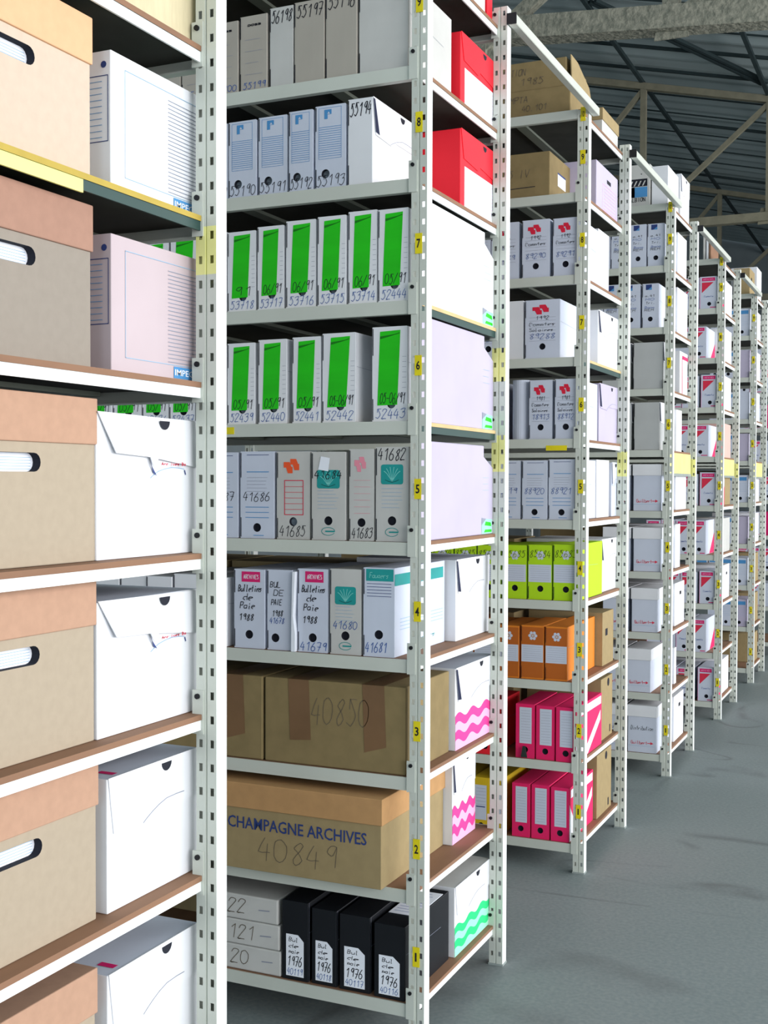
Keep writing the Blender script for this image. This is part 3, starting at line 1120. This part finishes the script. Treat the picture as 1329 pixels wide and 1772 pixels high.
# ================================================================== fronts, measured rack by rack: (x0, x1, height)
CH = 'chevron'
ROWS = {
 (1, 9): [(-.209, -.062, .241, 'dusty', GREYC, None, None, 'wide blank grey-white box'), (-.309, -.212, .236, 'dusty', DUSTY, '55196', None, 'dusty box marked 55196'), (-.407, -.311, .225, 'dusty', DUSTY, '55197', None, 'dusty box marked 55197'),
          (-.486, -.409, .222, 'dusty', GREYC, '56198', None, 'grey-white box marked 56198'), (-.582, -.492, .212, 'dusty', DUSTY, '55199', 'label', 'dusty box with small printed heading'), (-.68, -.586, .205, 'dusty', DUSTY, '55200', 'label', 'dusty box half hidden by post')],
 (1, 8): [(-.241, -.165, .235, 'dusty', WHITE, '55194', None, 'box marked 55194 with bright side flap'), (-.341, -.246, .228, 'blue', WHITEB, '55193', None, 'ruled box marked 55193'), (-.423, -.346, .223, 'blue', WHITEB, '55192', None, 'ruled box marked 55192'),
          (-.522, -.428, .219, 'blue', WHITEB, '55191', None, 'ruled box marked 55191'), (-.620, -.527, .217, 'blue', WHITEB, '55190', None, 'ruled box marked 55190')],
 (1, 7): [(-.147, -.056, .249, 'green', WHITE, '52444', '05/91', 'green label box partly behind the post'), (-.238, -.150, .252, 'green', WHITE, '53714', '06/91', 'green label box marked 53714'), (-.332, -.243, .246, 'green', WHITE, '53715', '06/91', 'green label box marked 53715'),
          (-.432, -.337, .243, 'green', WHITE, '53716', '06/91', 'green label box marked 53716'), (-.525, -.438, .235, 'green', WHITE, '53717', '06/91', 'green label box marked 53717'), (-.625, -.530, .228, 'green', WHITE, '53718', '91', 'green label box marked 53718')],
 (1, 6): [(-.166, -.060, .256, 'green', WHITE, '52443', '05-06/91', 'green label box marked 52443'), (-.318, -.214, .246, 'green', WHITE, '52442', '05-06/91', 'green label box marked 52442'), (-.413, -.322, .240, 'green', WHITE, '52441', '05/91', 'green label box marked 52441'),
          (-.523, -.430, .238, 'green', WHITE, '52440', '05/91', 'green label box marked 52440'), (-.625, -.533, .232, 'green', WHITE, '52439', '05/91', 'green label box marked 52439')],
 (1, 5): [(-.154, -.055, .257, 'teal', GREYC, '41682', 'top', 'teal emblem box marked 41682'), (-.235, -.158, .252, CH, GREYC, '41683', PINKP, 'faded pink emblem box marked 41683'), (-.350, -.244, .245, 'teal', GREYC, '41684', 'low', 'worn teal box with loose paper, 41684'),
          (-.463, -.356, .247, CH, GREYC, '41685', ORANGEP, 'orange emblem box marked 41685'), (-.582, -.470, .248, 'archives', WHITEB, '41686', None, 'blue ruled box marked 41686'), (-.700, -.588, .246, 'archives', WHITEB, '41687', None, 'blue ruled box half hidden by post')],
 (1, 4): [(-.190, -.095, .244, 'jardin', WHITEB, '41681', None, 'teal banner box marked 41681'), (-.293, -.196, .237, 'teal', GREYC, '41680', 'mid', 'teal emblem box marked 41680'), (-.396, -.299, .234, 'paie', WHITEB, '41679', None, 'magenta tag box marked 41679'),
          (-.494, -.412, .228, 'bulde', WHITEB, None, None, 'plain box handwritten BUL DE PAIE'), (-.602, -.500, .227, 'paie', WHITEB, None, None, 'magenta tag box without lower number'), (-.72, -.625, .2, 'dusty', WHITE, None, None, 'white box with bent papers')],
}
RED3 = mat('crimson_print', hx('d9213f'), .6)
ROWS.update({
 (2, 8): [(-.145, -.040, .226, CH, WHITEB, '89291', RED3, 'red emblem box marked 89291'), (-.272, -.157, .229, CH, WHITEB, '89290', RED3, 'red emblem box marked 89290'), (-.402, -.285, .228, CH, WHITEB, '89289', RED3, 'red emblem box behind the post')],
 (2, 7): [(-.257, -.112, .231, CH, WHITEB, '89288', RED3, 'red emblem box marked 89288'), (-.350, -.264, .233, 'dusty', WHITE, None, None, 'white box leaning at an angle'), (-.47, -.355, .23, CH, WHITEB, '89287', RED3, 'red emblem box behind the post')],
 (2, 6): [(-.133, -.042, .235, CH, WHITEB, '88912', RED3, 'red emblem box marked 88912'), (-.240, -.143, .234, CH, WHITEB, '18913', RED3, 'red emblem box marked 18913'), (-.46, -.345, .23, CH, WHITEB, '18914', RED3, 'red emblem box behind the post')],
 (2, 5): [(-.157, -.049, .239, 'archives', WHITEB, '88921', None, 'blue ruled box marked 88921'), (-.266, -.160, .235, 'archives', WHITEB, '88920', None, 'blue ruled box marked 88920'), (-.39, -.272, .235, 'archives', WHITEB, '88919', None, 'blue ruled box behind the post')],
 (2, 4): [(-.136, -.035, .222, 'lime', LIME, '85683', None, 'lime green box marked 85683'), (-.241, -.141, .218, 'lime', LIME, '85684', None, 'lime green box marked 85684'), (-.348, -.246, .215, 'lime', LIME, '85685', None, 'lime green box marked 85685'), (-.457, -.355, .212, 'lime', LIME, '85686', None, 'lime green box marked 85686')],
 (2, 3): [(-.167, -.075, .215, 'orange', ORANGEC, None, None, 'orange box with flower emblem'), (-.268, -.172, .215, 'orange', ORANGEC, None, None, 'orange box with flower emblem'), (-.37, -.275, .21, 'orange', ORANGEC, None, None, 'orange box with flower emblem')],
 (2, 2): [(-.120, -.038, .217, 'binder', PINKC, None, None, 'crimson lever binder'), (-.203, -.125, .216, 'binder', PINKC, None, None, 'crimson lever binder'), (-.288, -.208, .217, 'binder', PINKC, None, None, 'crimson lever binder'), (-.46, -.375, .21, 'binder', REDC, None, None, 'red lever binder')],
 (2, 1): [(-.139, -.062, .216, 'binder', PINKC, None, None, 'crimson lever binder'), (-.220, -.144, .217, 'binder', PINKC, None, None, 'crimson lever binder'), (-.301, -.225, .216, 'binder', PINKC, None, None, 'crimson lever binder'), (-.392, -.335, .228, 'yellowbinder', YELC, None, None, 'yellow binder'), (-.468, -.398, .222, 'yellowbinder', YELC, None, None, 'yellow binder')],
 (3, 9): [(-.144, -.054, .222, 'bluelogo2', WHITEB, None, None, 'white box with navy square emblem'), (-.235, -.148, .223, 'bluelogo2', WHITEB, None, None, 'white box with navy square emblem')],
 (3, 8): [(-.169, -.081, .231, 'bluelogo2', WHITEB, None, None, 'white box with navy square emblem'), (-.275, -.178, .232, 'bluelogo2', WHITEB, None, None, 'white box with navy square emblem')],
 (4, 9): [(-.161, -.050, .208, 'tri', WHITEB, None, None, 'pink triangle box')],
 (4, 8): [(-.217, -.115, .206, 'tri', WHITEB, None, None, 'pink triangle box'), (-.32, -.222, .206, 'tri', WHITEB, None, None, 'pink triangle box')],
 (4, 7): [(-.148, -.042, .212, 'tri', WHITEB, None, None, 'pink triangle box'), (-.27, -.16, .206, 'tri', WHITEB, None, None, 'pink triangle box')],
 (4, 6): [(-.211, -.097, .207, 'tri', WHITEB, None, None, 'pink triangle box'), (-.33, -.216, .207, 'tri', WHITEB, None, None, 'pink triangle box')],
 (4, 5): [(-.150, -.042, .218, 'tri', WHITEB, None, None, 'pink triangle box'), (-.27, -.16, .206, 'tri', WHITEB, None, None, 'pink triangle box')],
 (4, 4): [(-.202, -.108, .224, 'tri', WHITEB, None, None, 'pink triangle box'), (-.30, -.207, .223, 'tri', WHITEB, None, None, 'pink triangle box')],
 (4, 3): [(-.147, -.047, .213, 'tri', WHITEB, None, None, 'pink triangle box'), (-.27, -.16, .206, 'tri', WHITEB, None, None, 'pink triangle box')],
 (4, 2): [(-.195, -.100, .217, 'tri', WHITEB, None, None, 'pink triangle box'), (-.295, -.2, .217, 'tri', WHITEB, None, None, 'pink triangle box')],
 (4, 1): [(-.152, -.049, .221, 'tri', WHITEB, None, None, 'pink triangle box'), (-.29, -.178, .212, 'tri', WHITEB, None, None, 'pink triangle box')],
})
for n in range(2, 10):
    ROWS[(5, n)] = [(-.15, -.055, .21, 'far_blue' if n in (9, 5, 3, 2) else 'dusty', WHITEB if n % 2 else LAV, None, None, 'bluish box with blue band' if n in (9, 5, 3, 2) else 'plain pale box'), (-.25, -.155, .21, 'far_blue', WHITEB, None, None, 'bluish box with blue band')]
    ROWS[(6, n)] = [(-.16, -.055, .21, 'tri' if n in (8, 5, 3) else 'dusty', MAGP if n in (7, 4) else WHITEB, None, None, 'distant box'), (-.27, -.165, .21, 'tri', WHITEB, None, None, 'distant pink triangle box')]
DEEP = {(1, 4): .375, (2, 4): .385, (2, 3): .44, (2, 2): .40, (2, 1): .36}
FILLTO = {1: -1.38, 2: -.75, 3: -.45, 4: -.4, 5: -.35, 6: -.35}
for (k, n), L in ROWS.items():
    for i, (x0, x1, h, st, body, num, ex, desc) in enumerate(L):
        nm = 'lever_binder' if 'binder' in desc and 'binder' in st else 'archive_box'
        extra2['b'] = (k, n) in ((2, 7), (2, 6))
        side = 'spine'
        if st == 'tri' and i == 0: side = 'tri'
        if st == 'jardin': side = 'tealside'
        if num == '55194': side = 'flap'
        if i == 0 and st == 'binder': side = 'stripe'
        col = body
        hb = None
        if st in ('blue', 'green') or num in ('41685', '53714'):
            hb = mat('grey_binder_inside', hx('8593a0'), .6, .6, 60)
        dd = DEEP.get((k, n)) if i == 0 else None
        archive_box(k, n, x0, x1, h, st, col, num, ex, side, d=dd or .325, desc=desc, ordn=i + 1, name=nm, holeback=hb, slits=nm == 'archive_box')
    x = L[-1][0]
    st, body, h = L[-1][3], L[-1][4], L[-1][2]
    i = len(L)
    while x > FILLTO[k]:
        w = random.uniform(.09, .105)
        num = str(int(L[-1][5]) - (i - len(L)) - 1) if L[-1][5] else None
        nm = 'lever_binder' if 'binder' in st else 'archive_box'
        extra2['b'] = False
        ds = {'green': 'green label box', 'blue': 'blue ruled box', 'archives': 'blue ruled box', CH: 'red emblem box', 'lime': 'lime green box', 'orange': 'orange box', 'tri': 'pink triangle box'}.get(st, 'coloured binder' if nm == 'lever_binder' else 'pale box')
        archive_box(k, n, x - .002 - w, x - .002, h + random.uniform(-.006, .006), st, body, num, L[-1][6], 'spine', desc=ds + ' deep in the row', ordn=i + 1, name=nm)
        x -= w + .003
        i += 1

# ------------------------------------------------------------------ rack 1: cardboard, the large lidded box, black boxes
G13 = 'boxes along shelf three of the nearest full rack'
for x0, x1, num, lab in ((-.500, -.062, '40850', 'brown cardboard carton pencilled 40850 with two tape strips, nearest full rack'), (-.95, -.507, None, 'taped brown cardboard carton left of the one pencilled 40850'), (-1.38, -.957, None, 'second taped cardboard carton left of the one pencilled 40850')):
    t = place('cardboard_box', lab, 'box', G13, 1, 3, x0, .012, x1 - x0)
    w = x1 - x0
    carton_body(t, w, .325, .240, KRAFTD, slits=False, bev=.004)
    for a in (.19, .72):
        g = M()
        g.poly([FR(w * a, .240 * (.28 if a < .5 else .22), .001), FR(w * (a + .15), .240 * .30, .001), FR(w * (a + .135), .240, .001), FR(w * (a - .015), .240, .001)], TAPE)
        g.poly([(w * (a - .015), -.001, .241), (w * (a + .135), -.001, .241), (w * (a + .135), .3, .241), (w * (a - .015), .3, .241)], TAPE)
        g.build('packing_tape', t)
    if num:
        g = M()
        write(g, FR, num, w * .34, .12, .075, INKG, w * .42, .0018, slant=.15)
        g.build('pencil_number', t)
t = lidded_box(1, 2, -.70, .004, .585, .45, .247, .072, KRAFT, KRAFTL, 'long kraft lidded box printed CHAMPAGNE ARCHIVES, on shelf two of nearest full rack', 'boxes along shelf two of the nearest full rack', lidout=.005)
t.location.y -= .03
text_mesh('front_lettering', 'CHAMPAGNE ARCHIVES', FR, .102, .116, .034, BLUEN, t, .440, .010)
g = M()
write(g, FR, '40849', .20, .032, .065, INKG, .26, .0018, slant=.15)
g.build('pencil_number', t)
lidded_box(1, 2, -1.35, .012, .62, .32, .247, .072, KRAFT, KRAFTL, 'kraft lidded box behind the post, left of the CHAMPAGNE ARCHIVES one', 'boxes along shelf two of the nearest full rack')
for i, (x0, x1, h, num) in enumerate([(-.154, -.060, .204, '40116'), (-.262, -.167, .212, '40117'), (-.350, -.270, .214, '40118'), (-.443, -.358, .225, '40119')]):
    archive_box(1, 1, x0, x1, h, 'black', BLKC, num, None, 'spine', desc=f'black box with white slip {num}', ordn=i + 1, slits=False)
for i, num in enumerate(('20', '121', '22')):
    t = place('flat_archive_box', f'grey-white box lying flat, {("bottom", "middle", "top")[i]} of the stack of three beside black boxes', 'box', 'flat stack on shelf one of the nearest full rack', 1, 1, -.70 - .005 * i, .014, .25, 0, i * .0735)
    carton_body(t, .252, .3, .072, DUSTY if i == 9 else GREYC, slits=False, bev=.004)
    g = M()
    write(g, FR, num, .085, .018, .04, INKG, .09 if i == 1 else .065, .002)
    ribbon(g, FR, [(.19, .035), (.225, .037)], .003, LINE)
    g.build('pencil_number', t)
# loose documents leaning on the teal box / worn pocket
t = place('document_folder', 'white sagging folder squeezed beside the BUL DE PAIE box, shelf four of nearest full rack', 'folder', None, 1, 4, -.4115, .006, .012)
g = M()
pts = [(0, 0, 0), (.012, 0, 0), (.0125, 0, .05), (.006, 0, .1), (.0125, 0, .225), (.004, 0, .225), (.001, 0, .09)]
g.prism(pts, (0, .24, 0), PAPER)
g.build('cover', t)

# ------------------------------------------------------------------ boxes facing the main aisle (end faces), half behind the front boxes


def end_box(k, n, ya, yb, h, body, side, label, w=.33, x1=-.048, name='archive_box', group=None, top=None):
    t = place(name, label, 'box', group or f'boxes facing the main aisle on the {RACK[k]}', k, n, x1 - w, ya, w)
    carton_body(t, w, yb - ya, h, body, slits=False, mtop=top)
    if side:
        side_style(t, side, w, yb - ya, h, body=body)
    return t


def cut_file(k, n, ya, yb, h, m, label):
    t = place('cut_corner_folder', label, 'folder', f'boxes facing the main aisle on the {RACK[k]}', k, n, -.0505, ya, .01)
    d = yb - ya
    g = M()
    pr = [(0, 0), (d, 0), (d, h * .76), (d * .86, h * .88), (d * .86, h), (0, h)]
    g.prism([(0, q[0], q[1]) for q in pr], (.011, 0, 0), m)
    g.build('cover', t, .002)
    SD = side_plane(.011)
    g = M()
    a = d * .83
    g.poly([SD(a, 0.002), SD(d * .985, 0.002), SD(d * .985, .045), SD(a, .05)], GREENWL)
    g.poly([SD(a, .03, .001), SD(a, .052, .001), SD(a + .04, .048, .001)], LINE)
    g.poly([SD(a + .025, .028, .001), SD(d * .975, .024, .001), SD(d * .965, .036, .001), SD(a + .035, .040, .001)], MATS['green_print'])
    g.poly([SD(a + .02, .006, .001), SD(d * .98, .006, .001), SD(d * .98, .014, .001), SD(a + .03, .015, .001)], MATS['green_print'])
    lines(g, SD, d * .84, d * .96, h * .5, h * .64, 3, .001, BLUEL, .3)
    g.build('side_print', t)


end_box(1, 9, .370, .700, .215, REDC, 'flap_red', 'red box with white ruled label, topmost red one on nearest full rack', w=.26)
end_box(1, 8, .372, .705, .232, REDC, 'flap_red', 'red box with plain bright label, lower red one on nearest full rack', w=.20)
end_box(1, 10, .60, .648, .3, REDC, None, 'red folder standing on the top shelf of nearest full rack', w=.2, name='folder')
end_box(1, 10, .34, .58, .27, WHITE, 'pinkframe', 'white box beside the red folder on top shelf of nearest full rack', w=.28)
FX = {7: WHITE, 6: LAV, 5: LAV}
for n in (7, 6, 5):
    cut_file(1, n, .05, .650, (.285, .288, .275)[7 - n], FX[n], f"{'bright white' if n == 7 else 'lavender-grey'} folder with cut corner and green mark, shelf {WD[n]} of {RACK[1]}")
    end_box(1, n, .346, .64, .24, WHITEB, None, f'white box behind the cut-corner folder on shelf {WD[n]} of {RACK[1]}', w=.235, x1=-.145)
end_box(1, 4, .402, .70, .245, WHITE, 'flap', 'white box with curved flap slit, shelf four of nearest full rack', top=WHITEB, x1=-.068)
end_box(1, 3, .350, .705, .245, WHITE, 'flap_wave', 'white box with pink waves and open flap, shelf three of nearest full rack', top=WHITEB)
end_box(1, 2, .425, .625, .262, WHITE, 'flap_wave', 'white box with pink waves, lower of two on nearest full rack', w=.3, x1=-.085)
end_box(1, 1, .352, .668, .21, WHITE, 'flap_wave_green', 'white box with green waves, bottom shelf of nearest full rack', top=GREYC)
# white paper list lying on the black box
t = place('paper_list', 'handwritten paper lying on top of the black boxes, bottom shelf of nearest full rack', 'paper', None, 1, 1, -.15, .10, .08, 0, .2045)
g = M(); g.box(0, .085, 0, .2, 0, .0012, PAPER)
TP = lambda u, v, e=0: (u, v, .0018)
lines(g, TP, .01, .075, .02, .18, 9, .002, INKB, .3)
g.build('sheet', t)

# rack 2 ends
end_box(2, 9, .303, .673, .20, LAV, 'form', 'lavender box with black slot and pink form, shelf nine of second full rack', w=.3)
end_box(2, 9, -.0, .01, .01, KRAFT, None, 'x', w=.01) if False else None
end_box(2, 8, .345, .525, .245, WHITE, 'spine', 'tall white box on shelf eight end of second full rack', w=.3)
end_box(2, 7, .349, .720, .228, WHITE, 'flap', 'white box with slit flap, shelf seven end of second full rack')
end_box(2, 6, .372, .720, .245, LAV, 'flap', 'grey-white box with slit flap, shelf six end of second full rack')
end_box(2, 5, .345, .555, .244, WHITE, 'spine', 'blank white box, shelf five end of second full rack')
end_box(2, 5, .60, .71, .236, WHITEB, 'flap', 'narrow white box beside far post, shelf five of second full rack')
end_box(2, 4, .425, .72, .225, WHITE, 'flap', 'white box beside lime boxes, shelf four end of second full rack')
end_box(2, 3, .462, .655, .23, KRAFT, 'kraftslot', 'cardboard box beside orange boxes, shelf three of second full rack')
end_box(2, 2, .445, .645, .265, KRAFT, 'handle', 'cardboard box with round hole, shelf two of second full rack')
end_box(2, 1, .385, .635, .27, KRAFT, 'handle', 'cardboard box with round hole, bottom shelf of second full rack')
# the cartons on top of rack 2
G210 = 'cartons on top of the second full rack'
for i, (x0, w, y0, d, h, dz, lab) in enumerate([(-.60, .52, .02, .30, .105, 0, 'lower dark kraft carton on top of second full rack'), (-.60, .50, .03, .30, .115, .106, 'upper dark kraft carton with raised flap on top of second full rack')]):
    t = place('cardboard_box', lab, 'box', G210, 2, 10, x0, y0, w, 0, dz)
    carton_body(t, w, d, h, KRAFTD, slits=False, bev=.004)
    g = M()
    write(g, FR, 'GESTION' if i else 'COMPTA', w * .45, h * .55, h * .22, INKG, w * .22, .0022)
    write(g, FR, '1985' if i else '40.101', w * .62, h * .2, h * .22, INKG, w * .2, .0022)
    g.build('marker_writing', t)
    if i:
        g = M()
        W2 = side_plane(w)
        pts = [(0, .02), (.0, .115), (.10, .112), (.27, .06), (.30, .0), (.28, -.03), (.12, .0)]
        g.prism([(w + .015 + .1 * max(0, .1 - q[1]) * .5, q[0], q[1] + .005) for q in pts], (.004, 0, 0), KRAFT)
        g.build('raised_flap', t)
lidded_box(2, 10, -.27, .40, .22, .28, .12, .05, GREYC, KRAFT, 'small carton with pale lid on top of second full rack', G210)
t = place('cardboard_box', 'kraft carton with small white side label, shelf nine of second full rack', 'box', 'boxes along shelf nine of the second full rack', 2, 9, -.62, .012, .47)
carton_body(t, .46, .32, .175, KRAFTD, slits=False, bev=.003)
side_style(t, 'whitelabel', .46, .32, .175)
g = M()
write(g, FR, 'L 85 IV', .22, .08, .03, INKG, .16, .002)
ribbon(g, FR, [(.2, .035), (.40, .04)], .003, GAP)
g.build('marker_writing', t)
# a paper roll standing in rack 2
t = place('paper_roll', 'upright white cardboard tube beside the red emblem boxes, second full rack', 'tube', None, 2, 6, -.285, .06, .06)
g = M(); g.prism([(.0 + q[0], q[1], 0) for q in circle(0, 0, .036, 24)], (0, 0, .238), WHITEB); g.build('tube', t)
g = M(); g.poly([(q[0], q[1], .2385) for q in circle(0, 0, .030, 24)], GAP); g.build('tube_opening', t)

# rack 3: lidded white boxes with red printed mark
for n in range(1, 8):
    x0, x1 = {7: (-.212, -.055), 6: (-.206, -.070), 5: (-.207, -.055), 4: (-.204, -.055), 3: (-.211, -.068), 2: (-.235, -.101), 1: (-.227, -.068)}[n]
    h = {7: .244, 6: .250, 5: .254, 4: .240, 3: .240, 2: .238, 1: .258}[n]
    for j in range(2):
        w = x1 - x0
        xx = x0 - j * (w + .012)
        lab = f"{'grey' if n >= 6 else 'white'} lidded box, {ORD[j]} from corner post on shelf {WD[n]} of {RACK[3]}"
        grp = f'lidded boxes on shelf {WD[n]} of the third full rack'
        if n >= 6:
            t = place('lidded_box', lab, 'box', grp, 3, n, xx, .012, w)
            carton_body(t, w - .004, .325, h, mat('pale_grey_carton', hx('b9bcbb'), .8, .08, 9), slits=True)
            side_style(t, 'flap', w - .004, .325, h)
        else:
            t = lidded_box(3, n, xx, .014, w - .008, .325, h - .008, .06, WHITEB, WHITE, lab, grp)
            g = M()
            ribbon(g, FR, [(.0, .035), (w * .9, .035)], .0012, BLUEL)
            write(g, FR, 'Guilbert', w * .12, .045, .016, REDP, w * .55, .002, 0, 0)
            ribbon(g, FR, [(w * .66, .052), (w * .8, .052)], .0035, REDP)
            g.poly([FR(w * .76, .060), FR(w * .76, .044), FR(w * .86, .052)], REDP)
            if n == 1:
                write(g, FR, 'Distribution', w * .1, .12, .022, INK, w * .75, .0016)
            g.build('front_print', t)
end_box(3, 9, .345, .60, .235, WHITE, None, 'pinkish white box, shelf nine end of third full rack', w=.25)
end_box(3, 8, .345, .64, .257, WHITE, 'spine', 'tall white box, shelf eight end of third full rack', w=.25)
end_box(3, 7, .43, .66, .239, WHITE, 'pinkframe', 'white box with pink frame, shelf seven end of third full rack')
end_box(3, 5, .345, .65, .25, WHITE, None, 'blank white box, shelf five end of third full rack')
end_box(3, 4, .345, .48, .24, WHITE, None, 'slim white box, shelf four end of third full rack')
end_box(3, 6, .345, .50, .23, WHITE, None, 'slim white box, shelf six end of third full rack')
end_box(3, 3, .345, .62, .235, WHITE, 'form', 'white box with dark print, shelf three end of third full rack')
end_box(3, 2, .345, .40, .2, WHITE, None, 'thin white box, shelf two end of third full rack')
end_box(3, 1, .345, .62, .25, WHITE, 'form', 'white box with dark square, bottom shelf end of third full rack')
# top of rack 3
t = place('archive_box', 'white box with black and blue house emblem, top shelf of third full rack', 'box', 'boxes on top of the third full rack', 3, 10, -.262, .012, .13)
carton_body(t, .13, .2, .215, GREYC, slits=False)
g = M()
rect(g, FR, .018, .045, .116, .098, BLUEP); rect(g, FR, .018, .045, .05, .098, BLUEN); rect(g, FR, .018, .101, .116, .140, INK)
for i in range(4):
    g.poly([FR(.022 + i * .022, .104, .0012), FR(.029 + i * .022, .104, .0012), FR(.042 + i * .022, .130, .0012), FR(.035 + i * .022, .130, .0012)], GREYC)
write(g, FR, 'ALBION', .024, .022, .02, INK, .085, .0028, 0, 0, False)
for q in ((.03, .165), (.085, .165), (.03, .195)):
    g.poly([FR(q[0] + a, q[1] + b) for a, b in circle(0, 0, .003, 8)], INK)
g.build('front_print', t)
end_box(3, 10, .02, .30, .20, WHITE, None, 'white box with slanted open top beside house emblem box, third full rack', w=.085, x1=-.04)
end_box(3, 10, .36, .62, .235, WHITE, 'flap', 'white box at far post on top of third full rack', w=.16, x1=-.04)
# rack 4
for x, m, lab in ((-.095, BOARD, 'thin brown folder'), (-.112, WHITE, 'white folder'), (-.132, GREYC, 'grey-white folder')):
    t = place('folder', f'{lab} standing on top of the fourth full rack', 'folder', 'folders on top of the fourth full rack', 4, 10, x - .012, .02, .013)
    g = M(); g.box(0, .014, 0, .3, 0, .15, m); g.build('cover', t, .002)
for n, sd, m in ((9, None, WHITE), (8, None, WHITE), (7, None, WHITE), (6, None, mat('salmon_carton', hx('d9b3a8'), .8, .05, 9)), (4, None, GREYC), (5, None, KRAFT), (3, 'form', WHITE), (1, None, WHITE)):
    end_box(4, n, .345, .63, .23, m, sd, f"{'salmon' if n == 6 else 'kraft' if n == 5 else 'grey' if n == 4 else 'white'} box facing the aisle, shelf {WD[n]} end of fourth full rack")
# rack 5, 6
end_box(5, 10, .02, .30, .2, KRAFT, 'kraftslot', 'kraft box on top of the fifth full rack', w=.12, x1=-.06)
end_box(5, 10, .345, .62, .26, WHITE, None, 'white box on top of the fifth full rack', w=.2)
for n, m in ((9, WHITE), (8, WHITE), (7, WHITEB), (5, WHITE), (4, WHITE), (3, KRAFT), (2, KRAFT), (1, KRAFT)):
    end_box(5, n, .345, .60, .23, m, None, f"{'kraft' if m is KRAFT else 'white'} box facing the aisle, shelf {WD[n]} end of fifth full rack")

# yellow panels fixed on the ends of the farther racks and the yellow band on the nearer posts
for k, y0, y1 in ((3, .05, .66), (4, .05, .66), (5, .05, .62)):
    z = zs(k, 6)
    t = empty('aisle_panel', (-.031, YN[k], z - .115))
    tag(t, f'yellow panel with grey shadow strip fixed under shelf six, end of {RACK[k]}', 'sign', 'yellow aisle panels')
    g = M()
    g.box(0, .005, y0, y1, .0, .11, mat('pale_yellow_panel', hx('e3e08e'), .6, .12, 12))
    g.build('panel', t, .001)
    g = M()
    g.box(-.002, .008, y0, y1, -.014, 0, ZINC)  # grey strip standing in for the shadow below the panel
    g.build('lower_shadow_strip', t)
for k, za, zb in ((0, 1.93, 2.03), (1, 1.72, 1.84)):
    pass

# tiny keyring hanging on a binder of rack 2
t = place('binder_clip', 'small dark metal clip hanging at the foot of the third crimson binder, second full rack', 'clip', None, 2, 2, -.262, .004, .02)
g = M()
g.prism([(0, -.004, .005), (.026, -.004, .005), (.018, -.004, .05), (.008, -.004, .05)], (0, .006, 0), mat('dark_clip_metal', hx('3c4a48'), .4, metal=.6))
g.build('clip_body', t)

# unseen back-half cartons, added to block light and keep the gaps dark
for k, xm in ((1, -1.0), (2, -.9), (3, -.8)):
    for n in range(1, 10):
        x = -.40
        j = 0
        while x > xm:
            t = place('cardboard_box', f'added brown carton {ORD[j]} behind the front boxes, shelf {WD[n]} of {RACK[k]}', 'box', f'added cartons at the back of the {RACK[k]}', k, n, x - .42, .355, .42)
            carton_body(t, .41, .3, .225, KRAFT, slits=False)
            x -= .425
            j += 1
